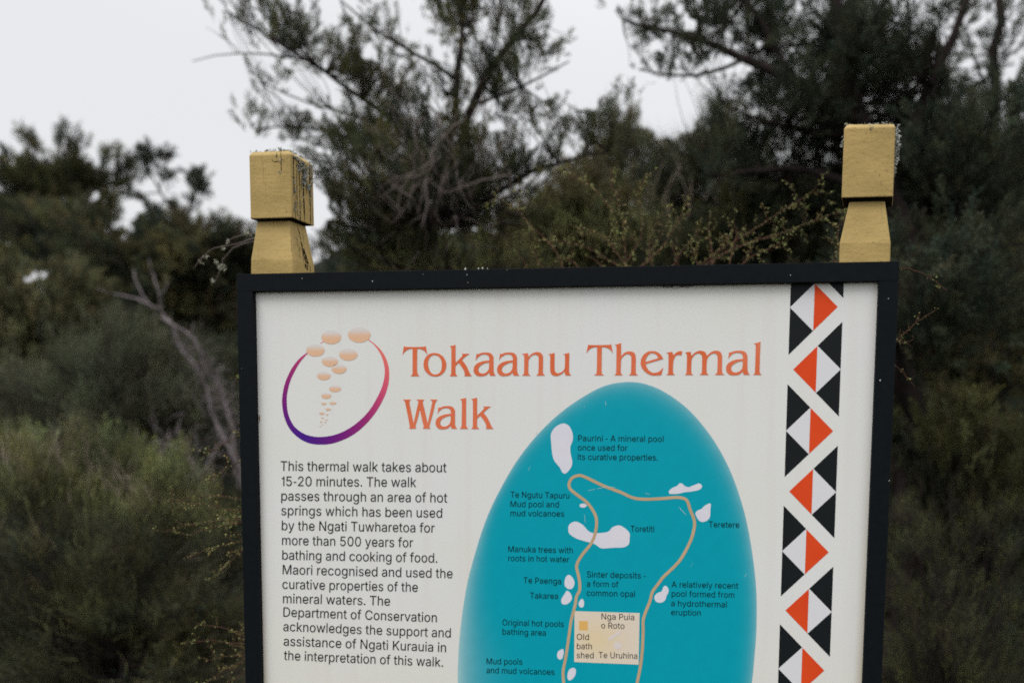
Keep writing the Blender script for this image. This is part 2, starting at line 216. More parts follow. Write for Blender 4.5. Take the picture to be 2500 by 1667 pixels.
def board_material():
    m = mat('board', ink(214, 214, 208), .5, .18, vary=ink(219, 219, 213), scale=5)
    n = m.node_tree; b = n.nodes['Principled BSDF']; src = b.inputs['Base Color'].links[0].from_socket
    tcn = n.nodes.new('ShaderNodeTexCoord'); sp = n.nodes.new('ShaderNodeSeparateXYZ'); n.links.new(tcn.outputs['Object'], sp.inputs[0])
    # grime that has collected along the top edge
    mr1 = n.nodes.new('ShaderNodeMapRange'); mr1.inputs[1].default_value = H0 - .052; mr1.inputs[2].default_value = H0 - .030
    n.links.new(sp.outputs['Z'], mr1.inputs[0])
    t = n.nodes.new('ShaderNodeTexNoise'); t.inputs['Scale'].default_value = 260; t.inputs['Detail'].default_value = 8; n.links.new(tcn.outputs['Object'], t.inputs[0])
    t2 = n.nodes.new('ShaderNodeTexNoise'); t2.inputs['Scale'].default_value = 7; n.links.new(tcn.outputs['Object'], t2.inputs[0])
    ml = n.nodes.new('ShaderNodeMath'); ml.operation = 'MULTIPLY'; n.links.new(mr1.outputs[0], ml.inputs[0]); n.links.new(t2.outputs[0], ml.inputs[1])
    ad = n.nodes.new('ShaderNodeMath'); ad.operation = 'ADD'; n.links.new(ml.outputs[0], ad.inputs[0]); n.links.new(t.outputs[0], ad.inputs[1])
    mr2 = n.nodes.new('ShaderNodeMapRange'); mr2.inputs[1].default_value = 1.0; mr2.inputs[2].default_value = 1.2; n.links.new(ad.outputs[0], mr2.inputs[0])
    x = n.nodes.new('ShaderNodeMixRGB'); n.links.new(mr2.outputs[0], x.inputs[0]); n.links.new(src, x.inputs[1]); x.inputs[2].default_value = (.10, .085, .06, 1)
    # slow yellowing towards the lower edge
    mr3 = n.nodes.new('ShaderNodeMapRange'); mr3.inputs[1].default_value = H0 - .55; mr3.inputs[2].default_value = H0 - .95; n.links.new(sp.outputs['Z'], mr3.inputs[0])
    x2 = n.nodes.new('ShaderNodeMixRGB'); x2.blend_type = 'MULTIPLY'; n.links.new(mr3.outputs[0], x2.inputs[0]); n.links.new(x.outputs[0], x2.inputs[1]); x2.inputs[2].default_value = (1.0, .97, .90, 1)
    # brownish edge stain low down beside the side rails, and faint runs of dirt
    ab = n.nodes.new('ShaderNodeMath'); ab.operation = 'ABSOLUTE'; n.links.new(sp.outputs['X'], ab.inputs[0])
    e1 = n.nodes.new('ShaderNodeMapRange'); e1.inputs[1].default_value = .532; e1.inputs[2].default_value = .550; n.links.new(ab.outputs[0], e1.inputs[0])
    e2 = n.nodes.new('ShaderNodeMapRange'); e2.inputs[1].default_value = H0 - .25; e2.inputs[2].default_value = H0 - .80; e2.inputs[3].default_value = .15; n.links.new(sp.outputs['Z'], e2.inputs[0])
    e3 = n.nodes.new('ShaderNodeMath'); e3.operation = 'MULTIPLY'; n.links.new(e1.outputs[0], e3.inputs[0]); n.links.new(e2.outputs[0], e3.inputs[1])
    x5 = n.nodes.new('ShaderNodeMixRGB'); x5.blend_type = 'MULTIPLY'; n.links.new(e3.outputs[0], x5.inputs[0]); n.links.new(x2.outputs[0], x5.inputs[1]); x5.inputs[2].default_value = (.80, .70, .54, 1)
    mpr = n.nodes.new('ShaderNodeMapping'); mpr.inputs['Scale'].default_value = (38, 1, 1.3); n.links.new(tcn.outputs['Object'], mpr.inputs[0])
    rn = n.nodes.new('ShaderNodeTexNoise'); rn.inputs['Scale'].default_value = 1; rn.inputs['Detail'].default_value = 5; n.links.new(mpr.outputs[0], rn.inputs[0])
    r3 = n.nodes.new('ShaderNodeMapRange'); r3.inputs[1].default_value = .52; r3.inputs[2].default_value = .75; r3.inputs[4].default_value = .5; n.links.new(rn.outputs[0], r3.inputs[0])
    x2 = n.nodes.new('ShaderNodeMixRGB'); x2.blend_type = 'MULTIPLY'; n.links.new(r3.outputs[0], x2.inputs[0]); n.links.new(x5.outputs[0], x2.inputs[1]); x2.inputs[2].default_value = (.94, .92, .88, 1)
    # speckle of tiny marks
    v = n.nodes.new('ShaderNodeTexNoise'); v.inputs['Scale'].default_value = 420; v.inputs['Detail'].default_value = 2; n.links.new(tcn.outputs['Object'], v.inputs[0])
    mr4 = n.nodes.new('ShaderNodeMapRange'); mr4.inputs[1].default_value = .74; mr4.inputs[2].default_value = .80; mr4.inputs[4].default_value = .5; n.links.new(v.outputs[0], mr4.inputs[0])
    x3 = n.nodes.new('ShaderNodeMixRGB'); n.links.new(mr4.outputs[0], x3.inputs[0]); n.links.new(x2.outputs[0], x3.inputs[1]); x3.inputs[2].default_value = (.16, .13, .10, 1)
    f = n.nodes.new('ShaderNodeTexNoise'); f.inputs['Scale'].default_value = 520; f.inputs['Detail'].default_value = 1; n.links.new(tcn.outputs['Object'], f.inputs[0])
    mr5 = n.nodes.new('ShaderNodeMapRange'); mr5.inputs[1].default_value = .3; mr5.inputs[2].default_value = .7; mr5.inputs[3].default_value = .945; mr5.inputs[4].default_value = 1.0; n.links.new(f.outputs[0], mr5.inputs[0])
    x4 = n.nodes.new('ShaderNodeVectorMath'); x4.operation = 'SCALE'; n.links.new(x3.outputs[0], x4.inputs[0]); n.links.new(mr5.outputs[0], x4.inputs['Scale'])
    n.links.new(x4.outputs[0], b.inputs['Base Color'])
    return m
def boxv(x0, x1, y0, y1, z0, z1):
    v = [(x0, y0, z0), (x1, y0, z0), (x1, y1, z0), (x0, y1, z0), (x0, y0, z1), (x1, y0, z1), (x1, y1, z1), (x0, y1, z1)]
    return v, [(0, 3, 2, 1), (4, 5, 6, 7), (0, 1, 5, 4), (1, 2, 6, 5), (2, 3, 7, 6), (3, 0, 4, 7)]
def bevel(o, w, seg=2):
    b = o.modifiers.new('bevel', 'BEVEL'); b.width = w; b.segments = seg; b.limit_method = 'ANGLE'; b.angle_limit = R_(25)
    return o
BOT = 1.13                                          # height of the framed board
iL, iR, iT = -.5493, .5487, .0309
YF = -.012
_s = (YF - CAM[1]) / (0 - CAM[1])                  # measured on the board's plane, the frame's face stands a little nearer
fx = lambda x: CAM[0] + (x - CAM[0]) * _s
fz = lambda z: CAM[2] + (z - CAM[2]) * _s
panel = mesh('panel', *boxv(iL - .014, iR + .014, 0, .006, H0 - BOT + iT - .014, H0 - iT + .014), board_material(), sign)
oL, oR, oT, oB, nL, nR, nT, nB = fx(-.58), fx(.58), fz(H0), fz(H0 - BOT), fx(iL), fx(iR), fz(H0 - iT), fz(H0 - BOT + iT)
for nm, a in (('top_rail', (oL, oR, YF, .028, nT, oT)), ('bottom_rail', (oL, oR, YF, .028, oB, nB)),
              ('side_rail', (oL, nL, YF + .0003, .0277, nB, nT)), ('side_rail', (nR, oR, YF + .0003, .0277, nB, nT))):
    bevel(mesh(nm, *boxv(*a), M_frame, sign), .0006)
mesh('backing_sheet', *boxv(iL + .001, iR - .001, .020, .026, H0 - BOT + iT + .001, H0 - iT - .001), M_frame, sign)
# white chips and bird lime on the frame
fl = MB()
specks = [(1136, 657, 5), (1140, 671, 2), (1142, 690, 1.6), (1178, 655, 4), (1168, 656, 3), (1190, 656, 2.5), (737, 680, 2), (909, 687, 2.5), (1032, 670, 1.8), (1238, 659, 1.6),
          (1930, 672, 2), (2169, 729, 2), (2149, 929, 3.2), (2171, 1173, 2.0), (590, 900, 1.0)]
for x, y, r in specks:
    p = P(x, y, YF - .0006); k = 7; r *= pxsize(0) * .55; ph = rnd.random() * 6
    ring = [(p[0] + r * (.7 + .5 * rnd.random()) * math.cos(ph + 6.283 * i / k), YF - .0003, p[2] + 1.3 * r * (.7 + .5 * rnd.random()) * math.sin(ph + 6.283 * i / k)) for i in range(k)]
    fl.add((ring + [(p[0], YF - .0012, p[2])], [(i, (i + 1) % k, k) for i in range(k)]))
fl.build('white_speck', mat('bird lime', (.62, .62, .60), .8, .2), sign)['kind'] = 'stuff'

# --- lettering set from glyph outlines
def glyph(ch):
    adv, c = GLYPHS[ch]
    return adv, [[tuple(map(float, q.split(','))) for q in k.split()] for k in c.split('|')] if c else []
GLYPHS['l'] = (167, '53,0 53,524 112,524 112,0'); GLYPHS['-'] = (240, '38,168 38,222 204,222 204,168')
GLYPHS['1'] = (300, '190,0 190,370 92,370 92,412 150,420 185,445 204,509 250,509 250,0')
CAPH = 509.0
def text_line(s, x0, y0, x1, y1, cap):
    """baseline from (x0,y0) to (x1,y1) in photo pixels, capitals cap pixels high; returns layers of contours"""
    adv = 0; raw = []
    for ch in s:
        a, cs = glyph(ch)
        for k, c in enumerate(cs): raw.append((min(k, 2) if ch in 'kKDRP' else 0, [(px + adv, py) for px, py in c]))
        adv += a
    xs = [p[0] for _, c in raw for p in c]; a0, a1 = min(xs), max(xs)
    ux, uy = x1 - x0, y1 - y0; L = math.hypot(ux, uy); ux /= L; uy /= L
    lean = -(x0 - 1400) * 2.2e-5                    # verticals close in slightly towards the foot of the board
    out = [[], [], []]
    for k, c in raw:
        out[k].append([(x0 + (px - a0) / (a1 - a0) * L * ux + (py / CAPH * cap) * (uy * .3 + lean), y0 + (px - a0) / (a1 - a0) * L * uy - (py / CAPH * cap)) for px, py in c])
    return out
z4 = lambda x, y: (560 + x * .3743, 1080 + y * .3743)
para = [("This thermal walk takes about", 333, 183, 1415, 193), ("15-20 minutes. The walk", 340, 282, 1218, 289), ("passes through an area of hot", 338, 377, 1420, 390),
        ("springs which has been used", 338, 472, 1387, 489), ("by the Ngati Tuwharetoa for", 341, 570, 1338, 586), ("more than 500 years for", 343, 666, 1197, 682),
        ("bathing and cooking of food.", 344, 762, 1355, 782), ("Maori recognised and used the", 347, 857, 1455, 883), ("curative properties of the", 345, 952, 1228, 972),
        ("mineral waters. The", 349, 1045, 1047, 1062), ("Department of Conservation", 351, 1133, 1352, 1170), ("acknowledges the support and", 351, 1227, 1443, 1270),
        ("assistance of Ngati Kurauia in", 353, 1322, 1412, 1365), ("the interpretation of this walk.", 354, 1415, 1393, 1460)]
YT = -.00055
for i, (s, a, b, c, d) in enumerate(para):
    fill2d('paragraph_line', None, M_text, YT, panel, text_line(s, *z4(a, b), *z4(c, d), 23.6 - .06 * i))
mapt = [("Paurini - A mineral pool", 915, 518, 1528, 524, 900), ("once used for", 913, 585, 1268, 588, 900), ("its curative properties.", 912, 652, 1487, 657, 900),
        ("Te Ngutu Tapuru", 430, 922, 852, 930, 900), ("Mud pool and", 430, 990, 777, 993, 900), ("mud volcanoes", 430, 1055, 815, 1060, 900), ("Toretiti", 1292, 1167, 1462, 1170, 900),
        ("Teretere", 1853, 1136, 2073, 1140, 900), ("Manuka trees with", 414, 1312, 877, 1322, 900), ("roots in hot water", 414, 1378, 851, 1387, 900),
        ("Te Paenga", 523, 507, 793, 515, 1250), ("Takarea", 570, 617, 770, 621, 1250), ("Sinter deposits -", 978, 465, 1400, 475, 1250), ("a form of", 978, 533, 1205, 537, 1250),
        ("common opal", 976, 598, 1323, 606, 1250), ("A relatively recent", 1587, 537, 2065, 547, 1250), ("pool formed from", 1587, 603, 2037, 613, 1250),
        ("a hydrothermal", 1583, 672, 1982, 682, 1250), ("eruption", 1583, 737, 1795, 741, 1250), ("Original hot pools", 372, 810, 812, 822, 1250), ("bathing area", 372, 876, 683, 884, 1250),
        ("Mud pools", 258, 1088, 515, 1092, 1250), ("and mud volcanoes", 258, 1152, 745, 1165, 1250)]
inst = [("Nga Puia", 1083, 767, 1318, 773, 1250), ("o Roto", 1081, 831, 1248, 835, 1250), ("Old", 906, 913, 993, 915, 1250), ("bath", 906, 980, 1014, 981, 1250),
        ("shed", 905, 1045, 1027, 1046, 1250), ("Te Uruhina", 1063, 1043, 1340, 1050, 1250)]
s2 = .34014
for L, m in ((mapt, M_maptext), (inst, M_boxtext)):
    for s, a, b, c, d, o in L:
        fill2d('map_caption', None, m, YT, panel, text_line(s, 1100 + a * s2, o + b * s2, 1100 + c * s2, o + d * s2, 14.6))
# --- title, letter by letter
def G(ox, oy, s, dx, pts, dy=0, sx=1, sy=1, ax=0, ay=0):
    out = []
    for p in pts:
        q = (ox + ((p[0] - ax) * sx + ax + dx) * s, oy + ((p[1] - ay) * sy + ay + dy) * s)
        out.append(q + ((1,) if len(p) > 2 else ()))
    return [tuple(v) for v in spline(out, 2.0, True)]
Z1 = (970, 820, .09354); Z2 = (1180, 820, .10204); Z3 = (1410, 820, .10204); Z4 = (1640, 820, .10204); Z5 = (970, 950, .10204)
gT1 = [(175,258,1),(192,274),(215,285),(460,288),(700,280),(720,272),(738,255,1),(785,500,1),(755,450),(700,385),(620,345),(518,330,1),(515,600),(515,900),(530,980),(545,1020),(585,1047,1),(335,1047,1),(375,1020),(392,980),(398,900),(398,330,1),(320,340),(230,380),(170,440),(130,505,1)]
gO = [(980,443),(1100,470),(1210,560),(1270,690),(1275,800),(1240,910),(1150,1010),(1050,1048),(970,1055),(870,1035),(760,950),(700,850),(684,740),(700,640),(760,530),(860,460)]
gOi = [(980,495),(1070,530),(1130,600),(1160,690),(1160,800),(1140,900),(1080,975),(990,1003),(900,975),(840,890),(805,780),(803,680),(830,590),(890,520)]
gk = [(1362,262,1),(1440,252),(1518,228,1),(1518,700,1),(1620,600),(1690,530),(1705,500),(1675,462,1),(1895,462,1),(1840,490),(1750,560),(1685,622,1),(1790,760),(1850,880),(1900,990),(1950,1045,1),(1740,1045,1),(1762,1005),(1740,910),(1670,790),(1600,700,1),(1518,778,1),(1515,900),(1525,990),(1575,1047,1),(1365,1047,1),(1400,1000),(1408,900),(1410,320),(1395,290)]
ga = [(400,422,1),(440,432),(500,405),(590,392),(700,398),(760,430),(800,490),(805,560),(805,800),(815,870),(835,920),(862,948,1),(725,948,1),(708,910),(700,865,1),(640,930),(560,955),(480,960),(400,940),(345,880),(330,800),(350,720),(420,650),(530,605),(620,590),(708,580,1),(700,510),(670,460),(600,440),(520,450),(450,490),(400,545),(375,590,1)]
gai = [(700,630,1),(600,650),(520,690),(460,740),(442,800),(460,860),(510,892),(570,892),(640,860),(685,800),(698,740)]
gn = [(918,430,1),(980,420),(1062,408,1),(1075,450),(1080,500,1),(1150,430),(1230,392),(1310,383),(1380,410),(1415,460),(1428,540),(1425,850),(1440,910),(1480,945,1),(1260,947,1),(1300,915),(1318,850),(1325,560),(1310,480),(1260,450),(1190,455),(1130,500),(1090,560),(1078,650),(1075,850),(1090,915),(1135,948,1),(920,948,1),(960,915),(975,850),(978,500),(965,455)]
gu = [(1552,435,1),(1630,422),(1705,402,1),(1703,760),(1715,840),(1750,882),(1800,890),(1870,865),(1925,810),(1950,740),(1955,500),(1940,450),(1905,435,1),(1980,420),(2057,402,1),(2050,800),(2060,890),(2080,920),(2110,942,1),(1965,942,1),(1950,890),(1945,840,1),(1880,905),(1800,945),(1720,955),(1650,930),(1610,870),(1598,780),(1600,500),(1585,455)]
gT2 = [(258,200,1),(275,214),(300,217),(525,217),(760,212),(780,206),(803,190,1),(843,425,1),(815,375),(760,315),(680,275),(582,265,1),(578,500),(575,850),(590,905),(640,940,1),(392,940,1),(440,905),(460,840),(470,265,1),(400,268),(310,300),(255,350),(208,425,1)]
gh = [(885,210,1),(960,195),(1042,168,1),(1040,485,1),(1110,410),(1190,372),(1270,368),(1340,390),(1380,440),(1393,520),(1392,840),(1405,900),(1447,940,1),(1222,940,1),(1265,905),(1282,840),(1288,540),(1275,475),(1230,438),(1160,440),(1100,480),(1055,540),(1040,620),(1032,840),(1045,900),(1085,938,1),(880,938,1),(915,900),(925,840),(933,280),(920,230)]
ge = [(2050,548,1),(1632,668,1),(1650,740),(1700,815),(1780,870),(1850,880),(1930,860),(2000,810),(2055,742,1),(2030,830),(2005,935,1),(1950,937),(1880,942),(1780,940),(1680,900),(1590,830),(1530,740),(1510,640),(1530,530),(1600,430),(1700,370),(1800,360),(1900,378),(1970,430),(2015,480)]
gei = [(1628,620,1),(1932,530,1),(1905,470),(1850,425),(1790,412),(1720,430),(1660,500),(1635,560)]
gr = [(-132,398,1),(-74,390),(11,380,1),(31,420),(40,465,1),(90,410),(160,370),(252,360,1),(230,470,1),(170,450),(110,465),(65,520),(42,600),(30,700),(28,840),(40,895),(80,932,1),(-132,932,1),(-92,900),(-82,840),(-76,500),(-90,425)]
gm = [(308,395,1),(370,385),(448,374,1),(462,420),(472,475,1),(550,400),(630,360),(710,352),(780,375),(820,420),(842,475,1),(920,400),(1000,358),(1080,350),(1150,370),(1190,430),(1205,500),(1202,840),(1218,895),(1270,930,1),(1025,930,1),(1070,895),(1090,830),(1098,520),(1080,450),(1030,420),(970,425),(900,470),(850,550),(838,640),(832,840),(850,900),(895,930,1),(660,930,1),(705,895),(722,830),(728,520),(710,450),(660,420),(590,425),(520,480),(480,550),(470,640),(465,840),(480,900),(520,932,1),(310,932,1),(350,890),(357,830),(365,500),(350,420)]
gl = [(1955,178,1),(2040,165),(2125,135,1),(2110,500),(2102,830),(2115,890),(2155,928,1),(1938,928,1),(1980,895),(1992,830),(2010,250),(1995,200)]
gW = [(130,245,1),(330,245,1),(298,275),(290,330),(320,480),(388,815,1),(498,330),(500,285),(450,245,1),(650,245,1),(612,285),(612,340),(640,450),(725,815,1),(830,340),(825,280),(772,245,1),(965,245,1),(925,290),(900,350),(870,500),(768,870),(770,905),(790,940,1),(608,940,1),(628,905),(628,860),(600,760),(540,475,1),(480,720),(435,860),(435,900),(455,940,1),(275,940,1),(297,905),(295,860),(190,330),(170,280)]
gl2 = [(1500,235,1),(1570,222),(1645,203,1),(1645,830),(1655,890),(1700,945,1),(1495,945,1),(1530,900),(1540,830),(1545,320),(1530,265)]
letters = [[G(*Z1, 0, gT1)], [G(*Z1, 0, gO), G(*Z1, 0, gOi)], [G(*Z1, 0, gk)],
           [G(*Z2, -562, ga, 2), G(*Z2, -562, gai, 2)], [G(*Z2, 0, ga), G(*Z2, 0, gai)], [G(*Z2, 0, gn)], [G(*Z2, 0, gu)],
           [G(*Z3, 0, gT2)], [G(*Z3, 0, gh)], [G(*Z3, 0, ge), G(*Z3, 0, gei)], [G(*Z4, 0, gr)], [G(*Z4, 0, gm)],
           [G(*Z4, 1010, ga, -20, 1.075, 1.04, 862, 948), G(*Z4, 1010, gai, -20, 1.075, 1.04, 862, 948)], [G(*Z4, 0, gl)],
           [G(*Z5, 0, gW)], [G(*Z5, 573, ga, -5, .977, .977, 862, 948), G(*Z5, 573, gai, -5, .977, .977, 862, 948)], [G(*Z5, 0, gl2)],
           [G(970 + 1765 * .10204 - 1362 * .09354, 950 + 947 * .10204 - 1047 * .09354, .09354, 0, gk)]]
for L in letters: fill2d('title_letter', L, M_title, YT, panel)

# --- the patterned band: black, orange and pale triangles
pL, pR, hh, q_, v0 = .40689, .49268, .03867, .101485, -.0717
def pt(u, v): return (u, H0 + v)
def tri(name, m, pts, Y=-.00025):
    pts = [(u, v) for u, v in pts]
    vs = [(u, Y, z) for u, z in pts]; n = len(vs)
    a = sum(pts[i][0] * pts[(i + 1) % n][1] - pts[(i + 1) % n][0] * pts[i][1] for i in range(n))
    f = tuple(range(n)) if a > 0 else tuple(reversed(range(n)))
    return mesh(name, vs, [f], m, panel)
top = -iT
for k in range(10):
    v = v0 - k * q_; left = k % 2 == 0
    u0, sg = (pL, 1) if left else (pR, -1)
    gp = .0005
    C0, CT, CR, CB = (u0, v), (u0 + sg * hh, v + hh), (u0 + sg * 2 * hh, v), (u0 + sg * hh, v - hh)
    if v - hh < -BOT + iT: break
    tri('pale_triangle', M_cell, [pt(C0[0], C0[1]), pt(CT[0], min(CT[1], top)), pt(CB[0], CB[1])])
    tri('orange_triangle', M_orange, [pt(CT[0] + sg * gp, min(CT[1] - gp, top)), pt(CR[0], CR[1]), pt(CB[0] + sg * gp, CB[1] + gp)])
    far = 2 * hh                                      # the outer black triangles reach twice the height of the cell
    if v + far < top: tri('black_triangle', M_black, [pt(C0[0], v + gp), pt(u0, v + far), pt(CT[0], CT[1])])
    else: tri('black_triangle', M_black, [pt(C0[0], v + gp), pt(u0, top), pt(CT[0] - sg * .0006, top), pt(CT[0], min(CT[1], top) - .0004)])
    if v - far > -BOT + iT: tri('black_triangle', M_black, [pt(C0[0], v - gp), pt(CB[0], CB[1]), pt(u0, v - far)])
tri('black_triangle', M_black, [pt(pR, -.0573), pt(pR, top), pt(pR - .0264, top)])

# --- the map
z2 = lambda x, y: (1100 + x * s2, 900 + y * s2)
z3 = lambda x, y: (1100 + x * s2, 1250 + y * s2)
ov = [z2(1265,95),z2(1400,110),z2(1550,175),z2(1720,305),z2(1880,500),z2(2000,715),z2(2080,930),z2(2130,1120),z2(2168,1340),z3(2190,500),z3(2197,650),z3(2195,850),z3(2180,1050),z3(2162,1226),
      z3(2115,1500),z3(2020,1800),z3(1850,2050),z3(1550,2230),z3(1150,2290),z3(700,2200),z3(350,2000),z3(150,1720),z3(72,1450),z3(52,1226),z3(55,1050),z3(65,900),z3(85,720),z3(120,510),
      z2(160,1380),z2(220,1180),z2(285,1010),z2(370,840),z2(470,670),z2(600,500),z2(760,340),z2(930,215),z2(1100,125)]
def on_board(p, Y): w = P(p[0], p[1], Y); return (w[0], max(w[2], H0 - BOT + iT + .002))
rim = [on_board(p, 0) for p in spline(ov, 14, True)]
cx, cz = .01, H0 - .69
nr = 22; V = []; C = []; F = []
teal = np.array(ink(0, 150, 168)[:3]); pale = np.array(ink(186, 207, 206)[:3])
for r in range(nr + 1):
    t = 1 - (1 - r / nr) ** 1.6 if r < nr else 1.0
    for (x, z) in rim:
        dx, dz = x - cx, z - cz; ang = math.atan2(dz, dx)
        lf = max(0, -math.cos(ang - .35)) ** 1.2
        w = .018 + .11 * lf; amp = .34 + .30 * lf
        f = amp * math.exp(-(1 - t) / w)
        V.append((cx + dx * t, -.00015, cz + dz * t)); C.append(teal * (1 - f) + pale * f)
N = len(rim)
for r in range(nr):
    for i in range(N):
        j = (i + 1) % N; F.append((r * N + i, (r + 1) * N + i, (r + 1) * N + j, r * N + j))
M_teal = mat('teal print', (1, 1, 1), .5, .12, attr='tint', vary=(.90, .955, .96), scale=45)
colored('map_background', V, F, C, M_teal, panel)
def shape(name, m, pts, z, Y=-.0003): return fill2d(name, [[tuple(v) for v in spline([z(*p) for p in pts], 3, True)]], m, Y, panel)
shape('pool_shape', M_pool, [(815,392),(850,410),(875,460),(877,510),(860,560),(862,610),(873,660),(868,700),(840,740),(818,752),(800,740),(785,710),(745,660),(730,610),(722,530),(720,470),(745,425),(780,400)], z2)
shape('pool_shape', M_pool, [(1565,880),(1590,855),(1625,840),(1645,820),(1662,822),(1680,840),(1710,848),(1745,835),(1785,822),(1805,840),(1790,865),(1730,880),(1680,885),(1640,895),(1590,898),(1570,895)], z2)
shape('pool_shape', M_pool, [(1867,967),(1865,1010),(1862,1060),(1845,1085),(1815,1098),(1785,1090),(1765,1060),(1757,1035),(1775,1015),(1800,1005),(1820,985),(1845,970)], z2)
shape('pool_shape', M_pool, [(925,980),(938,967),(962,967),(979,980),(962,994),(938,994)], z2)
shape('pool_shape', M_pool, [(845,1155),(850,1120),(880,1098),(910,1098),(950,1120),(1000,1170),(1060,1178),(1130,1168),(1160,1138),(1205,1122),(1245,1138),(1283,1175),(1285,1215),(1278,1260),(1240,1280),(1170,1283),(1090,1288),(1060,1275),(1030,1255),(960,1235),(900,1215),(855,1185)], z2)
shape('pool_shape', M_pool, [(853,448),(880,475),(890,510),(875,545),(848,550),(822,530),(818,495),(830,460)], z3)
shape('pool_shape', M_pool, [(835,562),(860,580),(872,615),(860,640),(830,660),(800,655),(795,625),(815,590)], z3)
shape('pool_shape', M_pool, [(945,620),(958,640),(955,675),(935,683),(918,660),(930,630)], z3)
shape('pool_shape', M_pool, [(1540,525),(1560,540),(1565,570),(1550,600),(1540,630),(1510,648),(1475,640),(1462,610),(1480,582),(1515,565),(1525,540)], z3)
shape('pool_shape', M_pool, [(808,980),(812,1010),(800,1050),(780,1055),(765,1035),(770,1000),(790,985)], z3)
shape('pool_shape', M_pool, [(885,1115),(900,1130),(895,1165),(875,1195),(850,1205),(838,1180),(845,1140),(860,1120)], z3)
# cream inset with two faint pools and the bath shed
bxc = [z3(890, 708), z3(1357, 722), z3(1350, 1092), z3(887, 1073)]
V = []; C = []; F = []; c1 = np.array(ink(212, 200, 184)[:3]); c2 = np.array(ink(224, 196, 160)[:3])
for i in range(11):
    for j in range(11):
        a, b = i / 10, j / 10
        p = np.array(bxc[0]) * (1 - a) * (1 - b) + np.array(bxc[1]) * a * (1 - b) + np.array(bxc[2]) * a * b + np.array(bxc[3]) * (1 - a) * b
        w = P(p[0], p[1], -.0003); V.append(w)
        f = math.exp(-((a - .35) ** 2 + (b - .55) ** 2) * 7); C.append(c1 * (1 - f) + c2 * f)
for i in range(10):
    for j in range(10): F.append((i * 11 + j, i * 11 + j + 1, (i + 1) * 11 + j + 1, (i + 1) * 11 + j))
colored('inset_map', V, F, C, M_tint, panel)
shape('bath_shed_mark', M_bath, [(922,778,1),(985,781,1),(984,846,1),(922,844,1)], lambda *p: z3(*p[:2]) + ((1,) if len(p) > 2 else ()), -.00042)
M_faint = mat('faint pool print', ink(210, 200, 196), 0.5, .12)
shape('pool_shape', M_faint, [(1130,905),(1165,880),(1220,850),(1218,868),(1175,900),(1140,920)], z3, -.00042)
shape('pool_shape', M_faint, [(1170,950),(1185,930),(1215,930),(1228,955),(1215,980),(1185,980)], z3, -.00042)
tr = [z3(825,1500),z3(818,1340),z3(812,1226),z3(808,1140),z3(825,1050),z3(845,920),z3(865,780),z3(880,720),z3(895,660),z3(905,600),z3(926,560),z3(926,500),z3(915,440),z2(905,1410),z2(940,1340),z2(1010,1250),z2(1040,1170),z2(1048,1090),z2(1030,1030),z2(980,960),z2(910,905),z2(862,865),z2(850,830),z2(870,785),z2(920,765),z2(970,778),z2(1100,840),z2(1220,885),z2(1310,925),z2(1400,935),z2(1520,930),z2(1620,922),z2(1675,930),z2(1700,950),z2(1720,1010),z2(1750,1090),z2(1745,1160),z2(1715,1250),z2(1640,1380),z2(1530,1490),z3(1500,500),z3(1450,570),z3(1430,640),z3(1385,760),z3(1382,860),z3(1375,1000),z3(1360,1120),z3(1338,1226),z3(1310,1350),z3(1290,1500)]
tp = [np.array(P(*v, -.00042)) for v in spline(tr, 4)]
V = []; F = []
for i, p in enumerate(tp):
    d = tp[min(i + 1, len(tp) - 1)] - tp[max(i - 1, 0)]; d /= np.linalg.norm(d); n_ = np.array([-d[2], 0, d[0]]) * 3.7 * pxsize(0)
    V += [p + n_, p - n_]
    if i: F.append((2 * i - 2, 2 * i, 2 * i + 1, 2 * i - 1))
mesh('walking_track_line', V, F, M_track, panel)

# scratches and nicks in the print
M_scr = mat('scratch', ink(170, 200, 202), .6, .2)
sc_ = MB()
for pts, w in [([z2(1113, 232), z2(1114, 268)], .5), ([z2(620, 450), z2(616, 470)], 1.1), ([z2(571, 700), z2(560, 732)], .6), ([z2(1050, 862), z2(1110, 848), z2(1180, 850)], .45), ([z2(985, 875), z2(1040, 862)], .4), ([z2(1638, 992), z2(1665, 1020), z2(1692, 1050)], .55),
               ([z2(2122, 1472), z2(2112, 1492)], 1.0), ([z2(960, 1040), z2(968, 1110)], .4), ([z2(1395, 893), z2(1430, 900)], .5), ([z2(963, 270), z2(955, 280)], .8), ([z2(1740, 1390), z2(1725, 1420)], .4), ([z2(700, 395), z2(703, 412)], .9), ([z2(1825, 490), z2(1827, 500)], .6)]:
    q = [np.array(P(*v, -.0006)) for v in spline(pts, 6)]; V = []; F = []
    for i, p in enumerate(q):
        d = q[min(i + 1, len(q) - 1)] - q[max(i - 1, 0)]; d /= np.linalg.norm(d); nn = np.array([-d[2], 0, d[0]]) * w * pxsize(0) * (1 if 0 < i < len(q) - 1 else .4)
        V += [p + nn, p - nn]
        if i: F.append((2 * i - 2, 2 * i, 2 * i + 1, 2 * i - 1))
    sc_.add((V, F))
sc_.build('scratch', M_scr, panel)['kind'] = 'stuff'

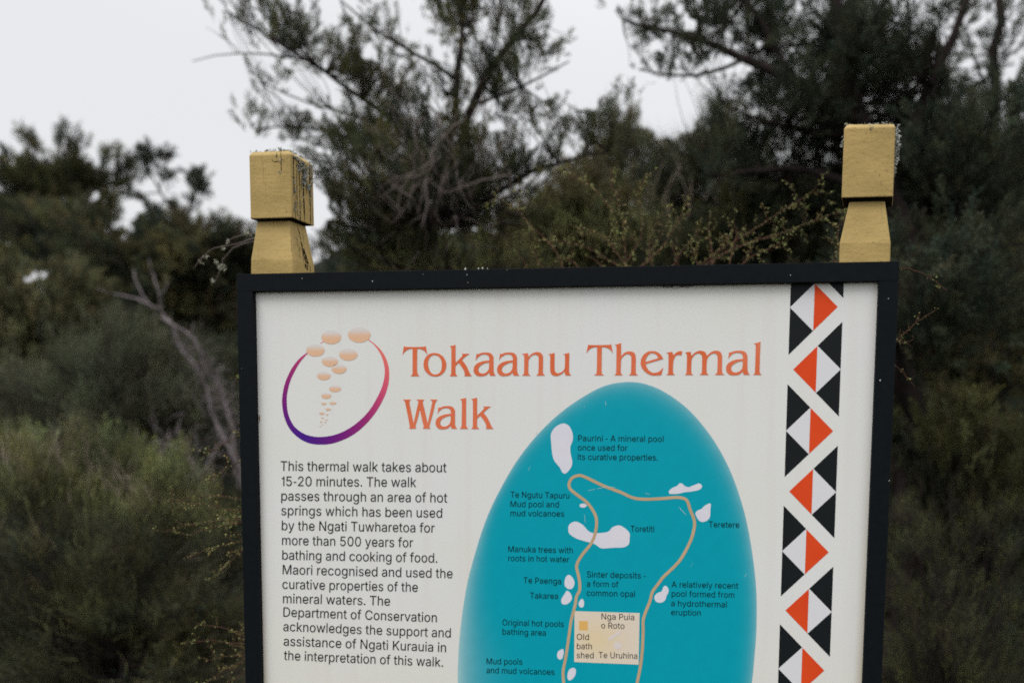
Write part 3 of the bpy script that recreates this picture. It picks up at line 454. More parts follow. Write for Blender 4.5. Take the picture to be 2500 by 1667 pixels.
# --- emblem: tapered ring with rising bubbles
z6 = lambda x, y: (660 + x * .1977, 780 + y * .1977)
outer = [(1210,243),(1300,310),(1390,410),(1450,540),(1468,680),(1450,830),(1390,990),(1290,1160),(1150,1320),(990,1440),(800,1520),(640,1542),(480,1525),(350,1460),(240,1350),(175,1210),(145,1040),(155,900),(190,760),(260,610),(350,490),(455,405)]
inner = [(1205,252),(1290,322),(1362,430),(1405,560),(1412,680),(1382,820),(1320,960),(1230,1110),(1110,1240),(960,1350),(800,1420),(640,1447),(520,1440),(400,1400),(290,1310),(225,1180),(203,1040),(207,920),(242,770),(300,640),(372,520),(465,412)]
stops = [(0, (62, 26, 128)), (.3, (104, 26, 116)), (.6, (150, 42, 108)), (.82, (196, 76, 108)), (1, (216, 106, 100)), (1.3, (214, 120, 110))]
def ringcol(x, y):
    t = math.hypot(x - 400, y - 1470) / 1400
    for (a, ca), (b, cb) in zip(stops, stops[1:]):
        if t <= b: f = (t - a) / (b - a); break
    else: f = 1
    return ink(*[u * (1 - f) + v * f for u, v in zip(ca, cb)])
# resample both by station
def resample(p, n):
    p = np.array(spline(p, 6)); s = np.r_[0, np.cumsum(np.linalg.norm(np.diff(p, axis=0), axis=1))]; t = np.linspace(0, s[-1], n)
    return np.c_[np.interp(t, s, p[:, 0]), np.interp(t, s, p[:, 1])]
oo, ii = resample(outer, 120), resample(inner, 120); V = []; C = []; F = []
for k in range(120):
    for p in (oo[k], ii[k]): V.append(P(*z6(*p), -.00025)); C.append(ringcol(*p))
    if k: F.append((2 * k - 2, 2 * k - 1, 2 * k + 1, 2 * k))
b = len(V)
for p in ((616, 298), (668, 270), (664, 264), (618, 290)): V.append(P(*z6(*p), -.00025)); C.append(ink(205, 100, 100))
F.append((b, b + 1, b + 2, b + 3))
colored('emblem_ring', V, F, C, M_tint, panel)
bub = [(752,122,130,302),(1097,140,92,283),(556,113,300,455),(963,113,355,506),(735,100,450,580),(848,92,548,667),(660,83,640,746),(798,73,808,893),(690,62,900,975),(660,32,1015,1051),(773,42,1005,1049),(713,32,1085,1123),(635,32,1135,1173),(700,17,1160,1182),(645,18,1203,1223),(692,15,1228,1244),(625,15,1248,1270),(678,14,1258,1273),(645,12,1288,1299),(615,10,1310,1320)]
c_hi = np.array(ink(206, 202, 198)[:3]); c_lo = np.array(ink(222, 174, 142)[:3])
for cxb, rx, y0, y1 in bub:
    V = []; C = []; F = []; n = 16
    for i in range(n + 1):
        a = math.pi * i / n; y = (y0 + y1) / 2 - math.cos(a) * (y1 - y0) / 2; w = math.sin(a) * rx
        t = (y - y0) / (y1 - y0); f = min(1, max(0, (t - .10) / .55)); f = f * f * (3 - 2 * f)
        for s_ in (-1, 1): V.append(P(*z6(cxb + s_ * max(w, .3), y), -.0004)); C.append(c_hi * (1 - f) + c_lo * f)
        if i: F.append((2 * i - 2, 2 * i - 1, 2 * i + 1, 2 * i))
    colored('emblem_bubble', V, F, C, M_tint, panel)
# rust streak under an old staple, left margin
mesh('rust_mark', [P(632.5, 1013, -.0004), P(634.5, 1013, -.0004), P(635, 1024, -.0004), P(633.5, 1031, -.0004), P(632, 1024, -.0004)], [(0, 1, 2, 3, 4)], mat('rust', (.25, .13, .03), .8, .1), panel)

# ------------------------------------------------------------------ posts
def paint(name, side):
    base = (.56, .395, .142); m = mat(name, base, .62, .28, vary=(.43, .305, .105), scale=26, bump=.42, bscale=150, stretch=(.6, 1, 1.1))
    n = m.node_tree; b = n.nodes['Principled BSDF']; src = b.inputs['Base Color'].links[0].from_socket
    tcn = n.nodes.new('ShaderNodeTexCoord')
    # dark specks of mould and, on the weathered face, long vertical cracks
    t = n.nodes.new('ShaderNodeTexNoise'); t.inputs['Scale'].default_value = 330; t.inputs['Detail'].default_value = 3; n.links.new(tcn.outputs['Object'], t.inputs[0])
    r1 = n.nodes.new('ShaderNodeMapRange'); r1.inputs[1].default_value = .62; r1.inputs[2].default_value = .74; r1.inputs[4].default_value = .7; n.links.new(t.outputs[0], r1.inputs[0])
    x = n.nodes.new('ShaderNodeMixRGB'); n.links.new(r1.outputs[0], x.inputs[0]); n.links.new(src, x.inputs[1]); x.inputs[2].default_value = (.07, .05, .025, 1)
    cur = x
    mp = n.nodes.new('ShaderNodeMapping'); mp.inputs['Scale'].default_value = (150, 150, 7) if side else (90, 60, 5); n.links.new(tcn.outputs['Object'], mp.inputs[0])
    g = n.nodes.new('ShaderNodeTexNoise'); g.inputs['Scale'].default_value = 1; g.inputs['Detail'].default_value = 4; n.links.new(mp.outputs[0], g.inputs[0])
    lo, hi, am = (.60, .68, .75) if side else (.70, .80, .45)
    r2 = n.nodes.new('ShaderNodeMapRange'); r2.inputs[1].default_value = lo; r2.inputs[2].default_value = hi; r2.inputs[4].default_value = am; n.links.new(g.outputs[0], r2.inputs[0])
    x2 = n.nodes.new('ShaderNodeMixRGB'); n.links.new(r2.outputs[0], x2.inputs[0]); n.links.new(cur.outputs[0], x2.inputs[1]); x2.inputs[2].default_value = (.022, .018, .012, 1)
    n.links.new(x2.outputs[0], b.inputs['Base Color'])
    return m
M_paint, M_side = paint('mustard paint', 0), paint('weathered mustard paint', 1)
M_shade_grime = mat('painted shade and mould', (.030, .025, .014), .9, .05, vary=(.018, .016, .011), scale=60)  # shade under the cap and round the neck put into the colour, with grime
YP = .0282
def make_post(rows, dep, side, Zg=0.0):
    """rows: (left xy, right xy, inset, kind) on the front plane in photo pixels; dep = vector from front to back"""
    dep = np.array(dep); V = []; ins_all = []
    for (l, r, ins) in rows:
        a, b = P(*l, YP + ins), P(*r, YP + ins)
        bk = dep * (dep[1] - 2 * ins) / dep[1]
        V += [a, b, b + bk, a + bk]
    a, b = V[-4], V[-3]                                # down to the ground
    k = .0; bk = V[-2] - V[-3]; bk = np.array([bk[0], bk[1], 0])
    a = np.array([a[0], a[1], Zg - .3]); b = np.array([b[0], b[1], Zg - .3]); V += [a, b, b + bk, a + bk]
    n = len(V) // 4; F = [(0, 1, 2, 3)]; mi = [0]
    for i in range(n - 1):
        for k in range(4):
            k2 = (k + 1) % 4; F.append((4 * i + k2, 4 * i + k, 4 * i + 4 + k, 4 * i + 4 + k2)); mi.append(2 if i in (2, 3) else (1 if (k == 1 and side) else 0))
    F.append((4 * n - 1, 4 * n - 2, 4 * n - 3, 4 * n - 4)); mi.append(0)
    o = mesh('post', V, F, M_paint, sign); o.data.materials.append(M_side); o.data.materials.append(M_shade_grime)
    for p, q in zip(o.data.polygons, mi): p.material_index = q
    bevel(o, .0022, 2)
    return o, V
zl = lambda x, y: (560 + x * .2295, 330 + y * .2295)
zr = lambda x, y: (1980 + x * .26786, 270 + y * .26786)
postL, VL = make_post([(zl(242, 180), zl(628, 165), .008), (zl(207, 216), zl(652, 197), 0), (zl(222, 893), zl(668, 880), 0), (zl(290, 893), zl(640, 880), .012), (zl(292, 922), zl(642, 912), .012),
                    (zl(228, 1325), zl(670, 1325), 0), (zl(228, 1466), zl(678, 1466), 0)], (.0005, .087, .0085), True)
postL['label'] = 'post with black cracks and lichen down its right face'
postR, VR = make_post([(zr(335, 128), zr(750, 122), .008), (zr(302, 157), zr(770, 148), 0), (zr(278, 798), zr(748, 787), 0), (zr(350, 798), zr(672, 787), .012), (zr(348, 836), zr(674, 828), .012),
                    (zr(262, 1206), zr(725, 1206), 0), (zr(256, 1384), zr(720, 1384), 0)], (.0125, .087, .0085), False)
# open cracks in the weathered face and round the front corner of the left post
M_crack = mat('crack', (.008, .008, .008), .95, .0)
def crack(pts, w, parent):
    """pts: points on the face with its normal; a thin dark ragged sliver"""
    V = []; F = []
    for i, (p, a) in enumerate(pts):
        ww = w * rnd.uniform(.35, 1.2) * (1 if 0 < i < len(pts) - 1 else .15); p = np.array(p); V += [p - a * ww, p + a * ww]
        if i: F.append((2 * i - 2, 2 * i - 1, 2 * i + 1, 2 * i))
    mesh('crack', V, F, M_crack, parent)
cA, cB, cC, cD = [np.array(VL[i]) for i in (5, 6, 10, 9)]
def facep(u, v): return (cA * (1 - u) + cB * u) * (1 - v) + (cD * (1 - u) + cC * u) * v + np.array([.0006, -.0002, 0])
ad_ = (cB - cA) / np.linalg.norm(cB - cA)
for u, v0_, v1_, w in [(.10, .0, .62, .0016), (.24, .05, .95, .0007), (.34, .03, 1, .0013), (.50, .0, 1, .0017), (.55, .28, .9, .0008), (.66, .04, .55, .0008), (.82, .02, 1, .0014), (.16, .5, 1, .0007), (.42, .3, .8, .0005), (.92, .1, .4, .0006)]:
    n = 22; wob = 0; L = []
    for i in range(n): v = v0_ + (v1_ - v0_) * i / (n - 1); wob += rnd.gauss(0, .004); L.append((facep(min(.97, max(.03, u + wob)), v), ad_))
    crack(L, w, postL)
nA, nB_, nC, nD = [np.array(VL[i]) for i in (17, 18, 22, 21)]; bA, bB, bC, bD = [np.array(VL[i]) for i in (21, 22, 26, 25)]
def neckp(u, v): return (nA * (1 - u) + nB_ * u) * (1 - v) + (nD * (1 - u) + nC * u) * v + np.array([.0008, -.0002, .0002])
for u, v0_, v1_, w in [(.48, .15, .55, .0009), (.52, .45, 1, .0022), (.60, .6, 1, .0024), (.44, .0, .3, .0007), (.38, .5, .9, .0006), (.70, .75, 1, .0010), (.30, .35, .6, .0005)]:
    wob = 0; L = []
    for i in range(16): v = v0_ + (v1_ - v0_) * i / 15; wob += rnd.gauss(0, .012); L.append((neckp(min(.97, max(.03, u + wob)), v), ad_))
    crack(L, w, postL)
for u, v1_, w in [(.58, .35, .0024), (.66, .55, .0018), (.52, .25, .0012), (.78, .6, .0007)]:
    wob = 0; L = []
    for i in range(12): v = v1_ * i / 11; wob += rnd.gauss(0, .012); p = (bA * (1 - u - wob) + bB * (u + wob)) * (1 - v) + (bD * (1 - u - wob) + bC * (u + wob)) * v; L.append((p + np.array([.0008, -.0002, 0]), ad_))
    crack(L, w, postL)
ex_ = np.array([1, 0, 0]); ez_ = np.array([0, 0, 1])
for pl, w, ax in [([(500, 172), (503, 200), (500, 225), (506, 250)], .0007, ex_), ([(553, 168), (546, 210), (552, 260), (550, 330), (553, 388)], .0006, ex_), ([(445, 250), (470, 283), (510, 280), (530, 272)], .0006, ez_), ([(560, 255), (585, 275), (605, 290)], .0005, ez_),
                  ([(225, 890), (320, 905), (420, 893), (520, 888), (600, 886)], .0006, ez_)]:
    crack([(P(*zl(*q), YP - .0004), ax) for q in spline(pl, 14)], w, postL)
# crusty lichen: small curled flakes
M_lichen = mat('lichen', (1, 1, 1), .9, .1, attr='tint')
def lichen(name, parent, pts, seed):
    g = np.random.default_rng(seed); T = []; C = []
    for (p, nrm, spread, n, size) in pts:
        nrm = np.array(nrm, float); nrm /= np.linalg.norm(nrm)
        a = np.cross(nrm, (.1, .2, .97)); a /= np.linalg.norm(a); b_ = np.cross(nrm, a)
        for _ in range(n):
            o = p + a * g.normal() * spread[0] + b_ * g.normal() * spread[1] + nrm * abs(g.normal()) * size * .5
            s = size * g.uniform(.4, 1.2); c = g.choice([0, 1, 2, 3], p=[.42, .23, .2, .15])
            col = [(.50, .53, .50), (.36, .40, .36), (.06, .06, .055), (.62, .64, .62)][c]
            for _k in range(3):
                d1 = g.normal(size=3); d1 /= np.linalg.norm(d1); d2 = g.normal(size=3); d2 /= np.linalg.norm(d2)
                d1 += nrm * .5; T.append([o, o + d1 * s, o + d2 * s]); C.append(col)
    return tri_mesh(name, np.array(T), np.array(C), M_lichen, parent, 'stuff')
def lerp(a, b, t): return np.array(a) * (1 - t) + np.array(b) * t
g_ = np.random.default_rng(5); LP = []
tl, tr_, br_, bl_ = [np.array(v) for v in VL[0:4]]
for _ in range(130):
    u, v = g_.random() ** .7, g_.random(); p = lerp(lerp(tl, tr_, u), lerp(bl_, br_, u), v); LP.append((p, (0, -.2, 1), (.003, .003), 5, .0028))
c1_, c2_, c3_, c4_ = [np.array(VL[i]) for i in (5, 6, 10, 9)]     # right face of the cap, upper front, upper back, lower back, lower front
def sidep(u, v): return lerp(lerp(c1_, c2_, u), lerp(c4_, c3_, u), v)
for (u, v, sp, n, sz) in [(.30, .05, (.004, .004), 16, .0028), (.38, .10, (.003, .008), 26, .003), (.28, .16, (.002, .006), 14, .0026), (.50, .08, (.004, .006), 20, .003), (.55, .14, (.003, .006), 16, .003),
                          (.55, .30, (.005, .008), 44, .0034), (.48, .34, (.003, .006), 20, .003), (.62, .26, (.004, .005), 22, .003), (.68, .38, (.004, .005), 20, .0032), (.85, .08, (.003, .008), 20, .003), (.88, .16, (.003, .008), 14, .0028),
                          (.82, .34, (.002, .008), 16, .0026), (.82, .48, (.0015, .01), 12, .0024), (.10, .42, (.0012, .004), 8, .0026), (.10, .54, (.0015, .006), 12, .0028), (.12, .80, (.0015, .006), 14, .0026), (.30, .72, (.001, .004), 5, .002),
                          (.50, .62, (.001, .006), 6, .002), (.30, .90, (.001, .008), 6, .002), (.80, .62, (.001, .01), 8, .002), (.08, .30, (.001, .006), 5, .002), (.70, .12, (.004, .004), 10, .003), (.15, .02, (.004, .002), 14, .003)]:
    LP.append((sidep(u, v), (1, -.1, .05), sp, int(n * 1.5), sz))
for (x, y) in [(545, 270), (540, 290), (532, 392), (548, 395), (510, 225), (505, 205)]: LP.append((P(*zl(x, y), YP), (0, -1, 0), (.0012, .0012), 4, .0018))
lichen('lichen', postL, LP, 11)
LP = []; tl, tr_, br_, bl_ = [np.array(v) for v in VR[0:4]]
for _ in range(110):
    u, v = g_.random(), g_.random(); p = lerp(lerp(tl, tr_, u), lerp(bl_, br_, u), v); LP.append((p, (0, -.2, 1), (.003, .003), 4, .0024))
rA, rB, rC, rD = [np.array(VR[i]) for i in (5, 6, 10, 9)]
for v, n, sz in [(.03, 10, .0030), (.08, 12, .0034), (.13, 20, .0040), (.18, 18, .0044), (.23, 12, .0036), (.29, 16, .0042), (.34, 22, .0046), (.38, 16, .0040), (.46, 6, .0026), (.52, 6, .0026), (.57, 5, .0024)]:
    for u in (.15, .4, .7): LP.append((lerp(lerp(rA, rB, u), lerp(rD, rC, u), v), (1, 0, 0), (.008, .0035), n, sz))
for (x, y, n) in [(294, 280, 10), (293, 310, 8), (291, 325, 4)]: LP.append((P(*zr(x, y), YP + .006), (-1, 0, 0), (.004, .002), n, .0028))
for (x, y) in [(550, 150), (552, 165), (545, 175)]: LP.append((P(*zr(x, y), YP), (0, -1, 0), (.0015, .0015), 6, .0018))
lichen('lichen', postR, LP, 12)

# ------------------------------------------------------------------ ground
M_ground = mat('leaf litter and rough grass', (.035, .034, .018), .95, .1, vary=(.020, .016, .010), scale=3, bump=.6, bscale=30)
n_ = 60; V = []; F = []
xs = np.sinh(np.linspace(-4.2, 4.2, n_ + 1)) * 12; ys = xs + 10
for j in range(n_ + 1):
    for i in range(n_ + 1):
        x, y = xs[i], ys[j]; r = math.hypot(x, y)
        V.append((x, y, -.05 + .05 * math.sin(x * .7) * math.cos(y * .9) * min(1, r / 4) - .002 * max(0, r - 60)))
for j in range(n_):
    for i in range(n_): a = j * (n_ + 1) + i; F.append((a, a + 1, a + n_ + 2, a + n_ + 1))
o = mesh('ground', V, F, M_ground, smooth=True); o['kind'] = 'structure'

# a scrubby bank rising behind the clearing
M_bank = mat('bank scrub soil', (.020, .022, .012), .95, .1, vary=(.010, .010, .008), scale=1.5, bump=.8, bscale=8)
def crest(x):                                       # photo height of the bank's crest above photo column x
    return np.interp(x, [-900, 0, 250, 520, 700, 1000, 1300, 1500, 1700, 2000, 2500, 3400], [700, 700, 690, 640, 640, 560, 560, 520, 480, 400, 360, 360])
V = []; F = []; nx = 90; ny = 10
for i in range(nx + 1):
    x = -1500 + 5400 * i / nx; top_ = P(x, crest(x), 15)
    for j in range(ny + 1):
        t = j / ny; y = 10.5 + 6 * t; zz = top_[2] * math.sin(min(1, t / .75) * math.pi / 2) if t < .75 else top_[2] * (1 - .12 * (t - .75) / .25)
        V.append((top_[0] * (y + 1.5) / 16.5, y, zz - .15 + .10 * math.sin(i * 1.3 + j)))
for i in range(nx):
    for j in range(ny): a = i * (ny + 1) + j; F.append((a, a + ny + 1, a + ny + 2, a + 1))
o = mesh('hill', V, F, M_bank, smooth=True); o['kind'] = 'structure'

# ------------------------------------------------------------------ vegetation
M_leaf = mat('fine foliage', (1, 1, 1), .95, .03, attr='tint', trans=.18)
M_bark = mat('dark bark', (.040, .031, .029), .95, .05, vary=(.018, .014, .013), scale=14, bump=.7, bscale=40, stretch=(1, 1, .3))
M_pbark = mat('pale pinkish bark', (.27, .235, .24), .95, .04, vary=(.12, .10, .10), scale=12, bump=.4, bscale=40, stretch=(1, 1, .4))
M_red = mat('reddish brown twig', (.125, .064, .044), .9, .08, vary=(.08, .045, .033), scale=30)
M_ltwig = mat('grey brown twig', (.23, .19, .17), .85, .2, vary=(.14, .11, .10), scale=30)

def unit(v): return v / (np.linalg.norm(v, axis=-1, keepdims=True) + 1e-9)
def sprig(seed, L=.14, shoots=7, leaves=9, ll=.010, lw=.0028, spread=.7, sl=.5, curl=0.):
    """triangles of one leafy shoot growing along +z; flag 1 for the woody ones"""
    g = np.random.default_rng(seed); T = []; W = []
    def stem(a, b, w):
        d = unit(b - a); s = unit(np.cross(d, g.normal(size=3))) * w
        T.append([a - s, a + s, b]); W.append(1)
    axes = [(np.zeros(3), np.array([0, 0, L]))]
    for i in range(shoots):
        t = .15 + .8 * i / shoots; a = np.array([0, 0, L * t]); az = g.uniform(0, 6.28)
        d = unit(np.array([math.cos(az) * spread, math.sin(az) * spread, 1.0])); axes.append((a, a + d * L * sl * (1.1 - .6 * t) * g.uniform(.7, 1.2)))
    for a, b in axes:
        stem(a, b, L * .008); k = leaves if b is not axes[0][1] else int(leaves * 1.4); dirx = unit(b - a)
        for j in range(k):
            t = .12 + .88 * (j + g.random()) / k; p = a + (b - a) * t
            r = unit(np.cross(dirx, g.normal(size=3))); d = unit(dirx * g.uniform(.5, 1.1) + r); s = unit(np.cross(d, g.normal(size=3)))
            l = ll * g.uniform(.6, 1.25); T.append([p - s * lw * .5, p + s * lw * .5, p + d * l]); W.append(0)
    return np.array(T), np.array(W)
def place(tpls, pos, dirs, scale, cols, wood, g):
    """instances the templates into triangle arrays"""
    n = len(pos); which = g.integers(0, len(tpls), n); VV = []; CC = []
    z = unit(dirs); x = unit(np.cross(z, g.normal(size=(n, 3)))); y = np.cross(z, x)
    for k, (T, W) in enumerate(tpls):
        s = np.where(which == k)[0]
        if not len(s): continue
        Rm = np.stack([x[s], y[s], z[s]], axis=2)
        V = np.einsum('nij,tvj->ntvi', Rm, T) * scale[s][:, None, None, None] + pos[s][:, None, None, :]
        c = np.repeat(cols[s][:, None, :], len(T), 1) * g.uniform(.75, 1.25, (len(s), len(T), 1))
        c[:, W == 1] = np.array(wood) * g.uniform(.7, 1.3, (len(s), 1, 1))
        VV.append(V.reshape(-1, 3, 3)); CC.append(c.reshape(-1, 3))
    return np.concatenate(VV), np.concatenate(CC)
TRIS = [0]
SPR_FINE = [sprig(100 + i, L=.13, shoots=10, leaves=11, ll=.0125, lw=.0046, spread=.55) for i in range(8)]
SPR_THIN = [sprig(130 + i, L=.17, shoots=5, leaves=7, ll=.010, lw=.003, spread=.5) for i in range(6)]
SPR_MID = [sprig(160 + i, L=.20, shoots=9, leaves=10, ll=.021, lw=.009, spread=.6) for i in range(8)]
SPR_COARSE = [sprig(190 + i, L=.30, shoots=10, leaves=14, ll=.036, lw=.012, spread=.6) for i in range(8)]
SPR_TUFT = [sprig(220 + i, L=.30, shoots=6, leaves=12, ll=.024, lw=.006, spread=.35, sl=.8) for i in range(6)]
def in_gap(pts, gaps):
    bad = np.zeros(len(pts), bool)
    if not gaps: return bad
    c = (pts - CAM) @ W2C.T; x = c[:, 0] / c[:, 2] * FPX + PPX; y = c[:, 1] / c[:, 2] * FPX + PPY
    for gx, gy, rx, ry, an in gaps:
        ca, sa = math.cos(an), math.sin(an); dx, dy = x - gx, y - gy
        dx = dx + 5 * np.sin(y / 7.0 + gx) + 3 * np.sin(x / 4.3); dy = dy + 5 * np.sin(x / 6.1 + gy) + 3 * np.sin(y / 3.9)
        bad |= ((dx * ca + dy * sa) / rx) ** 2 + ((-dx * sa + dy * ca) / ry) ** 2 < 1
    return bad
GROUPS = {'tree': 'trees round the clearing', 'bush': 'scrub bushes behind the board', 'shrub': 'small leaved shrubs close behind the board'}
def grow(name, label, cat, Y, trunk, limbs, blobs, tpls, palette, seed, dens=1.0, sub=1.0, up=.5, size=1.0, bark=None, wood=(.05, .042, .038), group=None, gaps=None, ddepth=.35, droop=0, base=None, stems=1.0):
    """a tree or bush: traced trunk and limbs, branches reaching into every clump of its crown, leafy shoots on them.
    trunk/limbs: [(x, y, radius_px[, extra depth]) ...] photo points; blobs: (x, y, rx, ry, density, depth offset)"""
    g = np.random.default_rng(seed); bark = bark or M_bark
    px = pxsize(Y); basep = P(*(base or trunk[0][:2]), Y) if (base or trunk) else P(blobs[0][0], blobs[0][1], Y)
    root = thing(name, label, cat, (float(basep[0]), Y, 0), group or GROUPS.get(cat))
    tk = MB(); nodes = []
    lines = ([('t', trunk)] if trunk else []) + [('l', l) for l in limbs]
    lm = MB()
    for kind, l in lines:
        pts = np.array([P(p[0], p[1], Y + (p[3] if len(p) > 3 else 0)) for p in l]); rad = np.array([p[2] for p in l]) * px
        if kind == 't' : pts = np.vstack([[pts[0][0], pts[0][1], -.2], pts]); rad = np.r_[rad[0] * 1.5, rad]
        s = np.r_[0, np.cumsum(np.linalg.norm(np.diff(pts, axis=0), axis=1))]; m_ = max(4, int(s[-1] / (.10 * max(1, px / .002))))
        t = np.linspace(0, s[-1], m_); q = np.stack([np.interp(t, s, pts[:, k]) for k in range(3)], 1); rr = np.interp(t, s, rad)
        for _ in range(2): q[1:-1] = (q[:-2] + 2 * q[1:-1] + q[2:]) / 4
        q[1:-1] += g.normal(size=(m_ - 2, 3)) * rr[1:-1, None] * .45
        (tk if kind == 't' else lm).add(tube(q, rr, 7)); nodes += [(a, b) for a, b in zip(q, rr)]
    if not nodes: nodes = [(np.array([basep[0], Y, .1]), .03)]
    npos = np.array([a for a, b in nodes]); nrad = np.array([b for a, b in nodes])
    br = MB(); pos = []; dirs = []; cols = []; pal = np.array(palette)
    for bl in blobs:
        x, y, rx, ry = bl[:4]; d = bl[4] if len(bl) > 4 else 1.; dy = bl[5] if len(bl) > 5 else g.normal() * ddepth * .5
        c = P(x, y, Y + dy); ex = np.array([rx * px, max(rx, ry) * px * 1.0, ry * px])
        D_ = np.linalg.norm(npos - c, axis=1) + .6 * np.maximum(0, npos[:, 2] - c[2]); k = int(np.argmin(D_)); a = npos[k]
        n1 = max(3, int(sub * d ** .5 * (rx * ry) ** .5 / 8.5)); area = rx * ry * 3.14
        ns = int(area / 1000 * d * dens * 3.6 / size ** 1.4 * (px / .002) ** 0)
        ends = unit(g.normal(size=(n1, 3))) * (g.random((n1, 1)) ** .4); ends = c + ends * ex
        per = max(1, ns // n1)
        for e_ in ends:
            if in_gap(e_[None], gaps)[0] or in_gap(((e_ + c) / 2)[None], gaps)[0]: continue
            mid = (a + e_) / 2 + g.normal(size=3) * np.linalg.norm(e_ - a) * .10 - np.array([0, 0, .10]) * np.linalg.norm(e_ - a)
            t = np.linspace(0, 1, 6)[:, None]; q = (1 - t) ** 2 * a + 2 * t * (1 - t) * mid + t * t * e_
            r0 = min(nrad[k] * .5, .0075 * size ** .5) * stems; br.add(tube(q, np.linspace(r0, .0012 * size ** .5, 6), 4))
            tt = .18 + .84 * g.random(per) ** .65; tt = tt[:, None]      # shoots crowd towards the end of each branch
            b0 = (1 - tt) ** 2 * a + 2 * tt * (1 - tt) * mid + tt * tt * e_
            cl = min(.5 * float(ex[2]), .058 * size); off = g.normal(size=(per, 3)) * cl * (.35 + .65 * tt)
            far_ = (np.abs((b0 - c) / ex).max(axis=1) > 1.5)[:, None]
            pp = np.where(far_, e_ + g.normal(size=(per, 3)) * cl * .8, b0 + off)
            dr = unit(e_ - a) * .8 + unit(off + 1e-6) * .45 + np.array([0, 0, up]) + g.normal(size=(per, 3)) * .22
            pos.append(pp); dirs.append(dr)
            cc = pal[g.integers(0, len(pal), 1)] * .5 + pal[g.integers(0, len(pal), per)] * .5; cols.append(cc * g.uniform(.8, 1.2, (per, 1)) * g.uniform(.55, 1.45))
    pos = np.concatenate(pos); dirs = np.concatenate(dirs); cols = np.concatenate(cols)
    ok = ~in_gap(pos, gaps); pos, dirs, cols = pos[ok], dirs[ok], cols[ok]
    if droop: dirs[:, 2] -= droop
    V, C = place(tpls, pos, dirs, size * g.uniform(.7, 1.25, len(pos)), cols, wood, g)
    if gaps: k = ~in_gap(V.mean(axis=1), gaps); V, C = V[k], C[k]
    TRIS[0] += len(V)
    if tk.v: tk.build('trunk', bark, root, True)
    if lm.v: lm.build('limb', bark, root, True)
    o = br.build('branches', bark, root, True); o['kind'] = 'stuff'
    tri_mesh('crown', V, C, M_leaf, root, 'stuff')
    return root

OLIVE = [(0.113, 0.126, 0.05), (0.141, 0.136, 0.053), (0.089, 0.111, 0.058), (0.155, 0.136, 0.061), (0.117, 0.098, 0.062)]
DARK = [(0.058, 0.078, 0.05), (0.07, 0.082, 0.046), (0.047, 0.07, 0.053), (0.086, 0.084, 0.051)]
GREY = [(0.16, 0.185, 0.108), (0.136, 0.17, 0.1), (0.188, 0.185, 0.12), (0.15, 0.139, 0.104)]
YGREEN = [(0.282, 0.299, 0.088), (0.226, 0.268, 0.08), (0.31, 0.309, 0.112), (0.179, 0.227, 0.088), (0.254, 0.206, 0.088)]
BROWN = [(0.197, 0.165, 0.084), (0.169, 0.16, 0.068), (0.155, 0.126, 0.084), (0.207, 0.18, 0.076)]
STRAW = [(0.32, 0.319, 0.152), (0.263, 0.299, 0.128), (0.357, 0.34, 0.2), (0.179, 0.237, 0.112), (0.263, 0.227, 0.144), (0.113, 0.154, 0.096)]

